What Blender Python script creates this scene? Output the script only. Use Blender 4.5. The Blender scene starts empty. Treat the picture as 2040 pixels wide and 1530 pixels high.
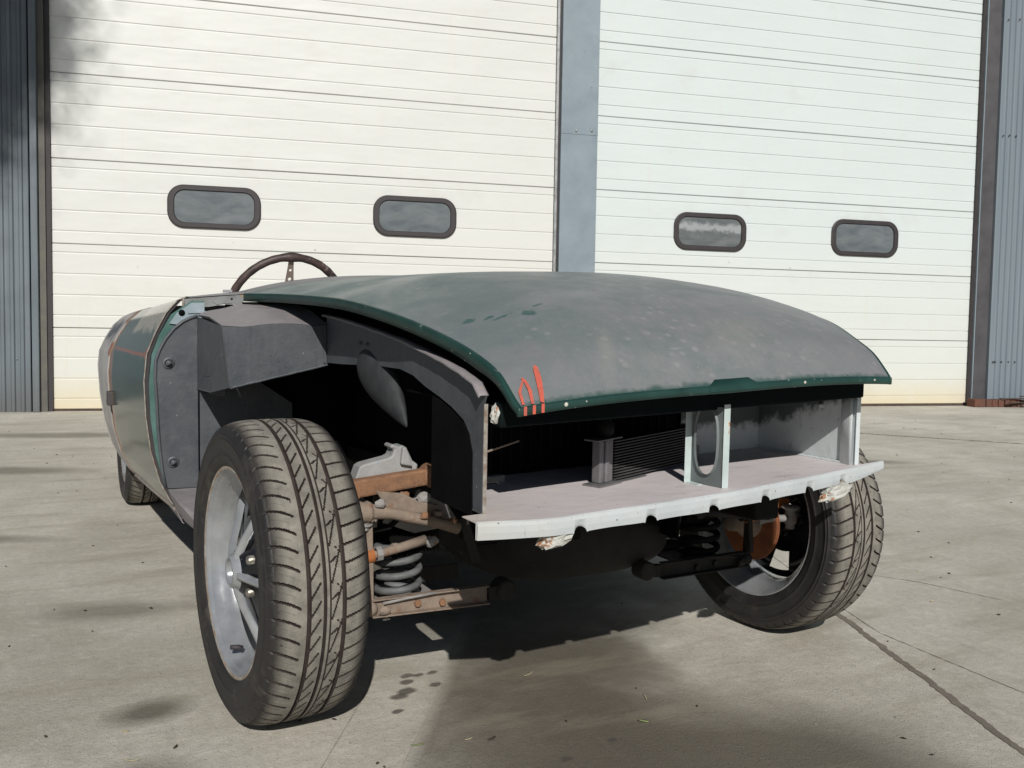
import bpy, bmesh, math, random
import numpy as np
from mathutils import Vector, Matrix
random.seed(7)
SC = bpy.context.scene
COL = SC.collection
PI = math.pi

# ------------------------------------------------------------------ camera, light
cd = bpy.data.cameras.new('camera'); cam = bpy.data.objects.new('camera', cd); COL.objects.link(cam)
right = Vector((0.88584953, -0.4635885, 0.01887619)); up = Vector((0.01384908, 0.06708548, 0.99765111))
fwd = Vector((0.4637659, 0.88350735, -0.06584791))
m = Matrix((right, up, -fwd)).transposed().to_4x4()
m.translation = Vector((-1.13644506, -1.90576266, 0.82881197))
cam.matrix_world = m
cd.sensor_fit = 'HORIZONTAL'; cd.sensor_width = 36.0; cd.lens = 36.0 * 1818.76 / 2040.0
cd.clip_start = 0.05; cd.clip_end = 2000
SC.camera = cam

SUN = Vector((0.533, 1.418, -1.0)).normalized()      # direction the light travels
elev = math.asin(-SUN.z)
w = bpy.data.worlds.new('World'); SC.world = w; w.use_nodes = True
nt = w.node_tree; nt.nodes.clear()
sky = nt.nodes.new('ShaderNodeTexSky'); sky.sky_type = 'NISHITA'; sky.sun_disc = False
sky.sun_elevation = elev; sky.sun_rotation = math.atan2(-SUN.x, -SUN.y)
sky.air_density = 0.7; sky.dust_density = 0.4; sky.ozone_density = 1.0
bg = nt.nodes.new('ShaderNodeBackground'); bg.inputs['Strength'].default_value = 0.05
wo = nt.nodes.new('ShaderNodeOutputWorld')
nt.links.new(sky.outputs[0], bg.inputs[0]); nt.links.new(bg.outputs[0], wo.inputs[0])
ld = bpy.data.lights.new('sun', 'SUN'); ld.energy = 5.0; ld.angle = math.radians(0.53); ld.color = (1.0, 0.965, 0.915)
sun = bpy.data.objects.new('sun', ld); COL.objects.link(sun)
sun.rotation_euler = SUN.to_track_quat('-Z', 'Y').to_euler(); sun.location = (-6, -12, 10)
SC.view_settings.view_transform = 'Standard'; SC.view_settings.look = 'None'
SC.view_settings.exposure = -0.32; SC.view_settings.gamma = 1.0; SC.view_settings.use_curve_mapping = False
SC.render.engine = 'CYCLES'

# ------------------------------------------------------------------ material helper
class Mat:
    def __init__(s, name):
        s.m = bpy.data.materials.new(name); s.m.use_nodes = True
        s.t = s.m.node_tree; s.t.nodes.clear()
        s.out = s.t.nodes.new('ShaderNodeOutputMaterial')
        s.b = s.t.nodes.new('ShaderNodeBsdfPrincipled')
        s.t.links.new(s.b.outputs[0], s.out.inputs[0])
        s.co = s.t.nodes.new('ShaderNodeTexCoord').outputs['Object']
    def n(s, k, **kw):
        x = s.t.nodes.new(k)
        for a, v in kw.items(): setattr(x, a, v)
        return x
    def l(s, a, b): s.t.links.new(a, b)
    def setin(s, sock, v):
        if hasattr(v, 'is_output'): s.l(v, sock)
        elif isinstance(v, (tuple, list)) and len(v) == 3 and sock.type == 'RGBA': sock.default_value = (*v, 1)
        else: sock.default_value = v
    def mapped(s, scale=(1, 1, 1), loc=(0, 0, 0), rot=(0, 0, 0)):
        x = s.n('ShaderNodeMapping'); s.l(s.co, x.inputs[0])
        x.inputs['Location'].default_value = loc; x.inputs['Rotation'].default_value = rot; x.inputs['Scale'].default_value = scale
        return x.outputs[0]
    def noise(s, scale, detail=6, rough=0.55, dist=0.0, vec=None):
        x = s.n('ShaderNodeTexNoise'); s.l(vec or s.co, x.inputs['Vector'])
        x.inputs['Scale'].default_value = scale; x.inputs['Detail'].default_value = detail
        x.inputs['Roughness'].default_value = rough; x.inputs['Distortion'].default_value = dist
        return x.outputs['Fac']
    def voro(s, scale, vec=None, feature='F1'):
        x = s.n('ShaderNodeTexVoronoi', feature=feature); s.l(vec or s.co, x.inputs['Vector']); x.inputs['Scale'].default_value = scale
        return x.outputs['Distance']
    def ramp(s, v, a, b, lo=0.0, hi=1.0):
        x = s.n('ShaderNodeMapRange'); x.clamp = True
        s.l(v, x.inputs[0]); x.inputs[1].default_value = a; x.inputs[2].default_value = b
        x.inputs[3].default_value = lo; x.inputs[4].default_value = hi
        return x.outputs[0]
    def math(s, op, a, b=0.0, c=0.0):
        x = s.n('ShaderNodeMath', operation=op)
        s.setin(x.inputs[0], a); s.setin(x.inputs[1], b)
        if op in ('MULTIPLY_ADD',): s.setin(x.inputs[2], c)
        return x.outputs[0]
    def mix(s, f, a, b):
        x = s.n('ShaderNodeMix', data_type='RGBA')
        s.setin(x.inputs[0], f); s.setin(x.inputs[6], a); s.setin(x.inputs[7], b)
        return x.outputs[2]
    def xyz(s, vec=None):
        x = s.n('ShaderNodeSeparateXYZ'); s.l(vec or s.co, x.inputs[0]); return x.outputs
    def bump(s, h, strength=0.3, dist=0.002, normal=None):
        x = s.n('ShaderNodeBump'); s.l(h, x.inputs['Height']); x.inputs['Strength'].default_value = strength
        x.inputs['Distance'].default_value = dist
        if normal: s.l(normal, x.inputs['Normal'])
        return x.outputs[0]
    def blob(s, cx, cy, rx, ry, ang=0.0, nz=None, amt=0.5, soft=(0.5, 1.0)):
        """1 inside an ellipse on the ground plane, ragged by noise nz"""
        v = s.mapped(loc=(-(cx * math.cos(ang) + cy * math.sin(ang)) / rx, -(-cx * math.sin(ang) + cy * math.cos(ang)) / ry, 0),
                     rot=(0, 0, -ang), scale=(1 / rx, 1 / ry, 0))
        # mapping applies scale, rotation, location: rotate first through a second node instead
        x = s.n('ShaderNodeVectorMath', operation='LENGTH')
        c = s.n('ShaderNodeVectorRotate', rotation_type='Z_AXIS'); s.l(s.co, c.inputs['Vector'])
        c.inputs['Center'].default_value = (cx, cy, 0); c.inputs['Angle'].default_value = -ang
        mp = s.n('ShaderNodeMapping'); s.l(c.outputs[0], mp.inputs[0])
        mp.inputs['Scale'].default_value = (1 / rx, 1 / ry, 0); mp.inputs['Location'].default_value = (-cx / rx, -cy / ry, 0)
        s.l(mp.outputs[0], x.inputs[0]); d = x.outputs['Value']
        if nz is not None: d = s.math('ADD', d, s.math('MULTIPLY', s.math('SUBTRACT', nz, 0.5), amt * 2))
        return s.ramp(d, soft[0], soft[1], 1, 0)
    def fin(s, col, rough=0.5, metal=0.0, normal=None, spec=None, coat=None):
        s.setin(s.b.inputs['Base Color'], col); s.setin(s.b.inputs['Roughness'], rough); s.setin(s.b.inputs['Metallic'], metal)
        if normal is not None: s.l(normal, s.b.inputs['Normal'])
        if spec is not None: s.b.inputs['Specular IOR Level'].default_value = spec
        if coat is not None: s.b.inputs['Coat Weight'].default_value = coat; s.b.inputs['Coat Roughness'].default_value = 0.08
        return s.m

KM = {'flashing_blue': (1.17, 1.18, 1.10), 'primer_pink': (1.78, 1.84, 1.86), 'primer_blue_grey': (1.2, 1.22, 1.22), 'primer_blue': (1.9, 1.85, 1.75), 'green_inner': (.28, .32, .34), 'tread_dusty': (1.27, 1.27, 1.24), 'oily_shade_grey': (.6, .6, .6), 'undercoat_black': (.5, .5, .5), 'oily_shade_black': (.5, .5, .5), 'primer_green_grey': (1.25, 1.25, 1.25), 'tyre_rubber': (.8, .8, .8), 'schutz_pale': (1.25, 1.2, 1.2)}
def mottled(name, c, c2=None, scale=14, rough=0.6, rust=None, rustc=(0.17, 0.055, 0.02), rusts=9, bump=0.25, bs=220, metal=0.0, spec=None, specks=None, coat=None, rustsoft=0.03):
    km = KM.get(name, (1, 1, 1)); c = tuple(a * b for a, b in zip(c, km)); c2 = tuple(a * b for a, b in zip(c2, km)) if c2 else None
    M = Mat(name)
    n1 = M.noise(scale, 7, 0.6); n2 = M.noise(scale * 0.25, 4)
    c2 = c2 or tuple(x * 0.72 for x in c)
    col = M.mix(M.ramp(n1, 0.35, 0.68), c2, c)
    col = M.mix(M.ramp(n2, 0.4, 0.7, 0, 0.35), col, tuple(x * 0.8 for x in c))
    if specks:
        d = M.ramp(M.voro(specks[0]), specks[1], specks[1] + 0.03, 1, 0)
        g = M.ramp(M.noise(7, 2), 0.45, 0.6)
        col = M.mix(M.math('MULTIPLY', d, g), col, specks[2])
    if rust is not None:
        r = M.noise(rusts, 9, 0.68, 0.4)
        f = M.ramp(r, rust, rust + rustsoft)
        rc = M.mix(M.noise(60, 4), rustc, tuple(min(1, x * 2.3) for x in rustc))
        col = M.mix(f, col, rc)
    b = M.bump(M.noise(bs, 5, 0.6), bump, 0.0015)
    b2 = M.bump(M.noise(scale, 3), bump * 0.6, 0.004, b)
    rr = M.ramp(n1, 0.3, 0.7, rough - 0.07, min(1, rough + 0.08))
    return M.fin(col, rr, metal, b2, spec, coat)

MT = {}
def mats():
    # --- concrete ground with its own stains, cracks and aggregate, plus painted car shade
    M = Mat('concrete')
    big = M.noise(0.7, 5, 0.6, 0.3); mid = M.noise(5, 7, 0.65); fine = M.noise(90, 6, 0.7); ragged = M.noise(2.6, 8, 0.62)
    col = M.mix(M.ramp(mid, 0.3, 0.7), (0.58, 0.545, 0.465), (0.74, 0.71, 0.62))
    col = M.mix(M.ramp(big, 0.40, 0.66, 0, 0.6), col, (0.385, 0.355, 0.29)); col = M.mix(M.ramp(M.noise(1.9, 7, .65, .5), .50, .66, 0, .45), col, (0.36, 0.345, 0.27)); col = M.mix(M.ramp(M.noise(2.7, 6, .6, .2), .56, .7, 0, .4), col, (0.62, 0.585, 0.53))
    g2 = M.noise(38, 8, 0.75); col = M.mix(M.ramp(g2, 0.38, 0.66, 0.35, 0), col, (0.27, 0.25, 0.21)); col = M.mix(M.ramp(g2, 0.55, 0.75, 0, 0.4), col, (0.66, 0.64, 0.58))
    v = M.voro(190); sp = M.ramp(v, 0.13, 0.3, 1, 0)
    col = M.mix(M.math('MULTIPLY', sp, M.ramp(fine, 0.42, 0.62, 0, 0.75)), col, (0.17, 0.155, 0.135))
    v2 = M.voro(110); col = M.mix(M.ramp(v2, 0.05, 0.16, 0.4, 0), col, (0.62, 0.6, 0.55))
    dark = (0.075, 0.066, 0.05); damp = (0.11, 0.096, 0.070)
    bl = [(-0.12, -0.36, 0.30, 0.62, -0.30, 0.7, 0.95, 0.34), (0.02, -0.02, 0.33, 0.24, -0.4, 0.6, 0.75, 0.3), (0.10, -0.62, 0.38, 0.28, -0.35, 0.65, 0.95, 0.3),
          (-0.02, -0.75, 0.45, 0.22, -0.3, 0.75, 1.0, 0.3),
          (-0.93, 0.10, 0.10, 0.07, 0.2, 0.6, 0.9, 0.16), (-1.0, -0.22, 0.14, 0.10, 0.5, 0.5, 0.9, 0.2), (-0.72, -0.5, 0.16, 0.12, 0, 0.5, 0.9, 0.2),
          (-1.55, 2.05, 0.55, 0.09, -0.45, 0.8, 0.9, 0.2), (-1.3, 3.6, 0.6, 0.16, -0.4, 0.45, 0.8, 0.2), (-1.0, 5.1, 0.8, 0.2, -0.3, 0.45, 0.8, 0.2),
          (2.35, 2.25, 0.42, 0.17, -0.45, 0.75, 0.95, 0.16), (2.55, 1.75, 0.42, 0.15, -0.5, 0.65, 0.95, 0.2), (3.4, 2.2, 0.5, 0.12, -0.5, 0.5, 0.9, 0.2),
          (1.65, 0.95, 0.16, 0.06, -0.5, 0.5, 0.9, 0.25), (-0.95, 0.85, 0.22, 0.1, -0.3, 0.4, 0.9, 0.25)]
    for cx, cy, rx, ry, a, st, e1, am in [(x[0], x[1], x[2] * 1.15, x[3] * 1.15, x[4], min(.95, x[5] * 1.5), x[6], x[7]) for x in bl]:
        f = M.blob(cx, cy, rx, ry, a, ragged, am, (0.35, e1 + 0.1))
        col = M.mix(M.math('MULTIPLY', f, st), col, damp)
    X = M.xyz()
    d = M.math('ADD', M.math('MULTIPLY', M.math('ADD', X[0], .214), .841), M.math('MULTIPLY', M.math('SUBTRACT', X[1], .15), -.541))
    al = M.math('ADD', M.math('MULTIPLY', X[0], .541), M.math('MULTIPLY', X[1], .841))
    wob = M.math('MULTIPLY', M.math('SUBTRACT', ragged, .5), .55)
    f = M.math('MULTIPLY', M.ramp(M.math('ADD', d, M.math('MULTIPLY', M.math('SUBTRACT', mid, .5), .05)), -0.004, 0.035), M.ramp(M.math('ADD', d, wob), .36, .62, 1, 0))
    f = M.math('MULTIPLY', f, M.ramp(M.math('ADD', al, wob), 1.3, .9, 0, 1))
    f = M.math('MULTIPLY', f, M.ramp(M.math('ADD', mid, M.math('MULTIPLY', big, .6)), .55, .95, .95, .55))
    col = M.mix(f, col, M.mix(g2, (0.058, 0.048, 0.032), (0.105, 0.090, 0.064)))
    f = M.blob(0.05, .75, .75, .62, 0, ragged, .4, (.5, 1.1)); col = M.mix(M.math('MULTIPLY', f, .9), col, (0.06, 0.053, 0.044))  # stain carried on under the car, painted in to deepen its shadow
    for cx, cy, r in ((-0.385, 0.02, 0.016), (-0.405, -0.03, 0.02), (-0.37, 0.055, 0.015), (-0.33, -0.02, 0.014), (-0.345, 0.05, 0.012), (-0.43, -0.05, 0.018), (-0.46, -0.12, 0.012), (-0.31, 0.05, 0.012), (-0.245, -0.46, 0.012), (-0.12, -0.43, 0.01), (-0.43, -0.42, 0.01)):
        f = M.blob(cx, cy, r * 1.5, r, 0.3, M.noise(40, 4), 0.45, (0.6, 1.0)); col = M.mix(M.math('MULTIPLY', f, 0.85), col, (0.045, 0.035, 0.028))
    # brownish wash near the door sill and faint long drags
    drag = M.noise(3, 5, 0.6, 0, M.mapped(scale=(0.5, 2.6, 1), rot=(0, 0, 0.35)))
    col = M.mix(M.ramp(drag, 0.52, 0.72, 0, 0.55), col, (0.30, 0.268, 0.20))
    ck = M.ramp(M.voro(14, None, 'DISTANCE_TO_EDGE'), .0, .006, 1, 0); col = M.mix(M.math('MULTIPLY', M.math('MULTIPLY', ck, M.ramp(M.noise(3.5, 3), .55, .62)), .5), col, (.2, .18, .15))
    pit = M.math('MULTIPLY', M.ramp(M.voro(30), .06, .10, 1, 0), M.ramp(M.noise(6, 3), .5, .58)); col = M.mix(M.math('MULTIPLY', pit, .6), col, (.16, .14, .115))
    sc_ = M.noise(7, 6, .7, .2, M.mapped(scale=(3.5, .35, 1), rot=(0, 0, .45))); col = M.mix(M.ramp(sc_, .60, .74, 0, .28), col, (.2, .18, .15))
    ag = M.voro(430); col = M.mix(M.ramp(ag, .25, .5, 0, .22), col, (.27, .25, .22))
    h = M.math('ADD', M.math('MULTIPLY', fine, 0.6), M.math('MULTIPLY', M.ramp(v, 0.0, 0.35), 0.5))
    nrm = M.bump(h, 0.55, 0.004); nrm = M.bump(mid, 0.25, 0.02, nrm)
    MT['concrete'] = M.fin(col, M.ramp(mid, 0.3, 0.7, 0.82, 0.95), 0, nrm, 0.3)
    MT['joint'] = mottled('joint_sealant', (0.15, 0.128, 0.105), (0.21, 0.185, 0.15), 20, 0.9, bump=0.6)
    MT['pale_joint'] = mottled('pale_joint', (0.42, 0.40, 0.34), (0.28, 0.26, 0.22), 30, 0.9, bump=0.6)
    # --- sectional doors
    for nm, c in (('door_cream', (0.645, 0.655, 0.625)), ('door_cool', (0.605, 0.660, 0.650))):
        M = Mat(nm); X = M.xyz()
        col = M.mix(M.ramp(M.noise(1.4, 5), 0.35, 0.7, 0, 0.4), c, tuple(k * 0.93 for k in c))
        low = M.ramp(X[2], 0.0, 1.9, 1, 0)
        col = M.mix(M.math('MULTIPLY', low, 0.75), col, (0.65, 0.645, 0.585))
        lo2 = M.math('ADD', X[2], M.math('MULTIPLY', M.noise(6, 5), 0.16))
        col = M.mix(M.ramp(lo2, 0.10, 0.42, 0.75, 0), col, (0.62, 0.53, 0.33))
        st = M.noise(9, 5, 0.6, 0, M.mapped(scale=(1.6, 1, 0.08)))
        col = M.mix(M.ramp(st, 0.6, 0.78, 0, 0.22), col, (0.6, 0.53, 0.38))
        f = M.noise(600, 3); col = M.mix(M.ramp(f, 0.4, 0.6, 0, 0.05), col, (0.5, 0.5, 0.45))
        sm = M.noise(2.6, 7, .65, .4); col = M.mix(M.ramp(sm, .58, .75, 0, .16), col, (.42, .40, .33))
        dk = M.math('MULTIPLY', M.ramp(M.voro(3.1), .02, .035, 1, 0), .5); col = M.mix(dk, col, (.2, .18, .15))
        MT[nm] = M.fin(col, 0.45, 0, M.bump(M.noise(1.1, 3, .5, 0, M.mapped(scale=(1, 1, 2.2))), 0.28, 0.05, M.bump(M.noise(260, 3), 0.06, 0.001)), 0.35)
    MT['groove'] = mottled('groove_seal', (0.30, 0.285, 0.25), None, 30, 0.8, bump=0.1)
    # --- steel cladding blue grey
    M = Mat('clad_blue'); X = M.xyz()
    st = M.noise(5, 6, 0.6, 0, M.mapped(scale=(5, 5, 0.12)))
    col = M.mix(M.ramp(st, 0.3, 0.7), (0.105, 0.130, 0.148), (0.165, 0.19, 0.21))
    col = M.mix(M.ramp(M.noise(2.2, 5), 0.5, 0.7, 0, 0.5), col, (0.085, 0.10, 0.12))
    lo = M.math('ADD', X[2], M.math('MULTIPLY', M.noise(4, 5), 0.45))
    col = M.mix(M.ramp(lo, 0.15, 0.7, 0.7, 0), col, (0.085, 0.085, 0.075))
    MT['clad'] = M.fin(col, 0.55, 0.0, M.bump(M.noise(120, 4), 0.12, 0.001), 0.4)
    M = Mat('clad_pale'); X = M.xyz()
    st = M.noise(5, 6, 0.6, 0, M.mapped(scale=(4, 4, 0.12)))
    col = M.mix(M.ramp(st, 0.3, 0.7), (0.155, 0.195, 0.225), (0.205, 0.24, 0.265))
    MT['clad2'] = M.fin(col, 0.5, 0.0, M.bump(M.noise(120, 4), 0.1, 0.001), 0.4)
    MT['flash'] = mottled('flashing_blue', (0.205, 0.25, 0.30), (0.165, 0.205, 0.25), 5, 0.5, bump=0.08, specks=(9, 0.05, (0.12, 0.14, 0.16)))
    MT['dark_trim'] = mottled('dark_trim', (0.055, 0.05, 0.052), None, 10, 0.6, bump=0.1)
    MT['olive_trim'] = mottled('olive_trim', (0.13, 0.125, 0.10), (0.075, 0.075, 0.07), 6, 0.6, bump=0.1)
    MT['black_rubber'] = mottled('black_rubber', (0.04, 0.034, 0.036), None, 20, 0.6, bump=0.1)
    MT['rail'] = mottled('galvanised_rail', (0.42, 0.43, 0.43), None, 20, 0.45, metal=0.6, bump=0.1)
    M = Mat('window_pane')
    g = M.noise(3.2, 6, 0.6, 0.5, M.mapped(scale=(1, 1, 2.6)))
    col = M.mix(M.ramp(g, 0.35, 0.7), (0.10, 0.117, 0.127), (0.18, 0.195, 0.20))  # murky reflection painted into the glass colour
    MT['pane'] = M.fin(col, 0.22, 0, M.bump(M.noise(2.2, 3), 0.18, 0.05), 0.5)
    M = Mat('window_pane_cloud_reflection'); X = M.xyz()
    g = M.noise(3.2, 6, 0.6, 0.5, M.mapped(scale=(1, 1, 2.6)))
    col = M.mix(M.ramp(g, 0.35, 0.7), (0.09, 0.105, 0.108), (0.17, 0.18, 0.18))  # same painted murky reflection, a little darker
    ln = M.math('ADD', X[2], M.math('MULTIPLY', M.noise(14, 4), 0.12))
    f = M.math('MULTIPLY', M.ramp(ln, 1.865, 1.90), M.ramp(ln, 1.97, 1.93, 0, 1))
    col = M.mix(M.math('MULTIPLY', f, 0.6), col, (0.42, 0.44, 0.45))  # bright band painted on as a reflected cloud
    MT['pane2'] = M.fin(col, 0.2, 0, M.bump(M.noise(2.2, 3), 0.18, 0.05), 0.5)
    MT['brick'] = mottled('brick', (0.16, 0.066, 0.042), (0.09, 0.048, 0.036), 18, 0.9, bump=0.5)
    MT['wood'] = mottled('old_wood', (0.10, 0.07, 0.05), (0.05, 0.035, 0.03), 25, 0.9, bump=0.5)
    # --- bonnet
    M = Mat('bonnet_paint'); X = M.xyz()
    n = M.noise(4.5, 8, 0.62, 0.4); n2 = M.noise(22, 6, 0.65); n3 = M.noise(1.8, 4)
    grey = M.mix(M.ramp(n2, 0.35, 0.65), (0.165, 0.186, 0.184), (0.205, 0.208, 0.213)); grey = M.mix(M.ramp(M.noise(3.3, 6, .6), .45, .68, 0, .6), grey, (0.205, 0.195, 0.205))
    teal = (0.066, 0.122, 0.115)
    gm = M.math('ADD', M.math('ADD', M.ramp(X[1], -0.50, 0.25, 0.02, 0.52), M.ramp(X[0], .35, -.45, -.06, .18)), M.math('MULTIPLY', M.math('SUBTRACT', n, 0.5), 1.5))
    gm = M.math('ADD', gm, M.math('MULTIPLY', M.math('SUBTRACT', n3, 0.5), 0.7))
    col = M.mix(M.ramp(gm, 0.0, 0.9, 0.0, 0.85), grey, teal)
    d = M.voro(34); sp = M.math('MULTIPLY', M.ramp(d, 0.16, 0.30, 1, 0), M.ramp(M.noise(5, 3), 0.5, 0.62))
    col = M.mix(M.math('MULTIPLY', sp, 0.5), col, (0.29, 0.28, 0.28))
    d2 = M.voro(75); sp2 = M.math('MULTIPLY', M.ramp(d2, 0.05, 0.11, 1, 0), M.ramp(M.noise(9, 3), 0.52, 0.58))
    col = M.mix(M.math('MULTIPLY', sp2, 0.6), col, (0.42, 0.41, 0.40))
    # rubbed-through green spots on the crown and fingers of green
    for cx, cy, rx, ry in ((-0.30, -0.374, 0.016, 0.016), (-0.352, -0.362, 0.030, 0.0045), (-0.372, -0.350, 0.012, 0.006), (-0.408, -0.335, 0.014, 0.012), (-0.265, -0.345, 0.016, 0.0045)):
        f = M.blob(cx, cy, rx, ry, 0.2, M.noise(60, 4), 0.9, (0.6, 1.0)); col = M.mix(M.math('MULTIPLY', f, 0.8), col, (0.025, 0.085, 0.072))
    for cx, cy, rx, ry, a in ((0.10, -0.50, 0.10, 0.05, 0.3), (-0.22, -0.52, 0.07, 0.02, 1.1), (0.33, -0.40, 0.08, 0.015, -0.4)):
        f = M.blob(cx, cy, rx, ry, a, M.noise(20, 4), 0.5, (0.2, 1.1)); col = M.mix(M.math('MULTIPLY', f, 0.4), col, (0.26, 0.26, 0.235))
    scr = M.ramp(M.noise(30, 2, 0.5, 0, M.mapped(scale=(0.25, 3.5, 1), rot=(0, 0, 0.7))), 0.70, 0.74, 0, 0.3)
    col = M.mix(scr, col, (0.34, 0.34, 0.34))
    ew = M.math('ADD', X[1], M.math('MULTIPLY', M.math('SUBTRACT', M.noise(26, 6, .7), .5), .022))
    col = M.mix(M.ramp(ew, -.598, -.590, .85, 0), col, (0.016, 0.060, 0.048))
    dn = M.noise(2.3, 3, .5); fs = M.noise(120, 5, .7)
    col = M.mix(M.ramp(fs, .56, .74, 0, .3), col, (0.30, 0.30, 0.295)); col = M.mix(M.ramp(fs, .30, .42, .3, 0), col, (0.10, 0.115, 0.112))
    run = M.noise(13, 5, .65, .2, M.mapped(scale=(3.2, .45, 1), rot=(0, 0, -.12))); col = M.mix(M.ramp(run, .60, .74, 0, .35), col, (0.115, 0.14, 0.135)); col = M.mix(M.ramp(run, .26, .38, .3, 0), col, (0.245, 0.24, 0.235))
    MT['bonnet'] = M.fin(col, M.ramp(n, 0.3, 0.7, 0.34, 0.55), 0, M.bump(dn, 0.35, 0.03, M.bump(n2, 0.12, 0.002, M.bump(M.noise(300, 3), 0.14, 0.0008))), 0.5)
    # green
    M = Mat('green_paint')
    n = M.noise(16, 6, 0.6)
    col = M.mix(M.ramp(n, 0.35, 0.7), (0.010, 0.036, 0.030), (0.018, 0.058, 0.048))
    ch = M.math('MULTIPLY', M.ramp(M.voro(70), 0.09, 0.13, 1, 0), M.ramp(M.noise(12, 3), 0.52, 0.58))
    col = M.mix(ch, col, (0.45, 0.44, 0.40))
    col = M.mix(M.ramp(M.noise(30, 6, 0.7), 0.66, 0.70), col, (0.14, 0.17, 0.155))
    MT['green'] = M.fin(col, 0.42, 0, M.bump(n, 0.2, 0.002), 0.5)
    MT['green_dark'] = mottled('green_inner', (0.022, 0.034, 0.034), (0.012, 0.02, 0.02), 16, 0.7, bump=0.2, spec=0.08)
    MT['filler_spot'] = mottled('filler_spot', (0.62, 0.60, 0.52), None, 60, 0.7)
    MT['orange_paint'] = mottled('orange_marker_paint', (0.66, 0.120, 0.070), (0.42, 0.11, 0.08), 60, 0.55, bump=0.1)
    # grey schutz / primer panels
    M = Mat('schutz_grey')
    n = M.noise(7, 7, 0.62); n2 = M.noise(38, 5)
    col = M.mix(M.ramp(n, 0.33, 0.68), (0.056, 0.064, 0.072), (0.088, 0.095, 0.104))
    col = M.mix(M.ramp(n2, 0.52, 0.72, 0, 0.4), col, (0.115, 0.115, 0.12))
    st = M.noise(10, 5, 0.6, 0, M.mapped(scale=(3, 3, 0.25)))
    col = M.mix(M.ramp(st, 0.55, 0.75, 0, 0.4), col, (0.05, 0.055, 0.06))
    d = M.math('MULTIPLY', M.ramp(M.voro(48), 0.07, 0.11, 1, 0), M.ramp(M.noise(14, 2), 0.55, 0.6))
    col = M.mix(d, col, (0.25, 0.25, 0.26))
    MT['schutz'] = M.fin(col, M.ramp(n, 0.3, 0.7, 0.42, 0.6), 0, M.bump(M.noise(240, 5), 0.34, 0.0016, M.bump(n2, 0.35, 0.004, M.bump(d, 0.6, 0.003))), 0.5)
    MT['schutz_pale'] = mottled('schutz_pale', (0.235, 0.22, 0.225), (0.17, 0.165, 0.17), 22, 0.6, rust=0.66, rustc=(0.24, 0.16, 0.06), rusts=12, bump=0.35)
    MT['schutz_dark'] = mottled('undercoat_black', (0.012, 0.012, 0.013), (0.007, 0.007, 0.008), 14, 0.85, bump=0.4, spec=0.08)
    MT['bulge'] = mottled('undercoat_grey', (0.050, 0.054, 0.056), (0.028, 0.030, 0.031), 22, 0.6, bump=0.5, spec=0.3)
    MT['engine_dark'] = mottled('oily_shade_black', (0.018, 0.017, 0.016), (0.008, 0.008, 0.008), 12, 0.75, bump=0.5, spec=0.2)
    MT['oily_shade_grey'] = mottled('oily_shade_grey', (0.06, 0.055, 0.048), (0.03, 0.028, 0.025), 18, 0.75, bump=0.6, spec=0.3)
    MT['shelf'] = mottled('primer_pink', (0.375, 0.335, 0.335), (0.315, 0.29, 0.285), 9, 0.65, bump=0.12, specks=(30, 0.035, (0.1, 0.08, 0.07)), rust=0.70, rustc=(0.2, 0.15, 0.09), rustsoft=0.12)
    MT['lip'] = mottled('primer_blue_grey', (0.52, 0.545, 0.56), (0.43, 0.45, 0.47), 16, 0.5, bump=0.12, specks=(38, 0.05, (0.09, 0.07, 0.06)), rust=0.70, rustc=(0.26, 0.12, 0.05))
    def dirty(nm, src, c, dc, sx):
        M = Mat(nm); X = M.xyz(); n1 = M.noise(9, 8, .65); n2 = M.noise(45, 7, .7); n3 = M.noise(150, 4, .7)
        col = M.mix(M.ramp(n1, .35, .65), tuple(k * .86 for k in c), c); col = M.mix(M.ramp(n2, .5, .72, 0, .35), col, tuple(k * .72 for k in c))
        edge = M.math('ADD', M.ramp(X[0], -.47, -.28, .55, 0), M.math('MULTIPLY', M.math('SUBTRACT', n1, .5), 1.6))
        col = M.mix(M.ramp(edge, .0, .9, 0, .75), col, dc)
        st = M.noise(16, 6, .7, .3, M.mapped(scale=sx)); col = M.mix(M.ramp(st, .58, .70, 0, .5), col, tuple(k * .6 for k in dc))
        ch = M.math('MULTIPLY', M.ramp(M.voro(42), .05, .08, 1, 0), M.ramp(M.noise(8, 2), .45, .55)); col = M.mix(ch, col, (.06, .045, .035))
        ch = M.math('MULTIPLY', M.ramp(M.voro(85), .05, .08, 1, 0), M.ramp(M.noise(11, 2), .5, .55)); col = M.mix(ch, col, (.2, .13, .08))
        ru = M.ramp(M.noise(10, 9, .7, .6), .665, .70); col = M.mix(ru, col, M.mix(n3, (.12, .05, .025), (.34, .17, .08)))
        if nm == 'side_blue_dirty':
            zz = M.math('ADD', X[2], M.math('MULTIPLY', M.math('SUBTRACT', M.noise(22, 7, .7), .5), .09))
            zz = M.math('ADD', zz, M.math('MULTIPLY', X[1], .30))
            col = M.mix(M.ramp(zz, .525, .545, 0, .92), col, (.055, .075, .072))
            rb = M.math('MULTIPLY', M.ramp(M.math('ADD', X[2], M.math('MULTIPLY', n2, .05)), .705, .735), M.ramp(M.math('ADD', X[1], M.math('MULTIPLY', n1, .06)), -.40, -.44))
            col = M.mix(M.math('MULTIPLY', rb, .8), col, M.mix(n3, (.10, .045, .02), (.30, .14, .06)))
        return M.fin(col, M.ramp(n2, .3, .7, .45, .7), 0, M.bump(n2, .3, .002, M.bump(ru, .5, .001, M.bump(M.noise(6, 3), .5, .01))), .4)
    MT['shelf'] = dirty('primer_pink_dirty', None, (.70, .65, .655), (.50, .44, .36), (.5, 2.5, 1))
    MT['lip'] = dirty('primer_blue_dirty', None, (.56, .60, .61), (.44, .42, .38), (3, 3, .5))
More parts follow.
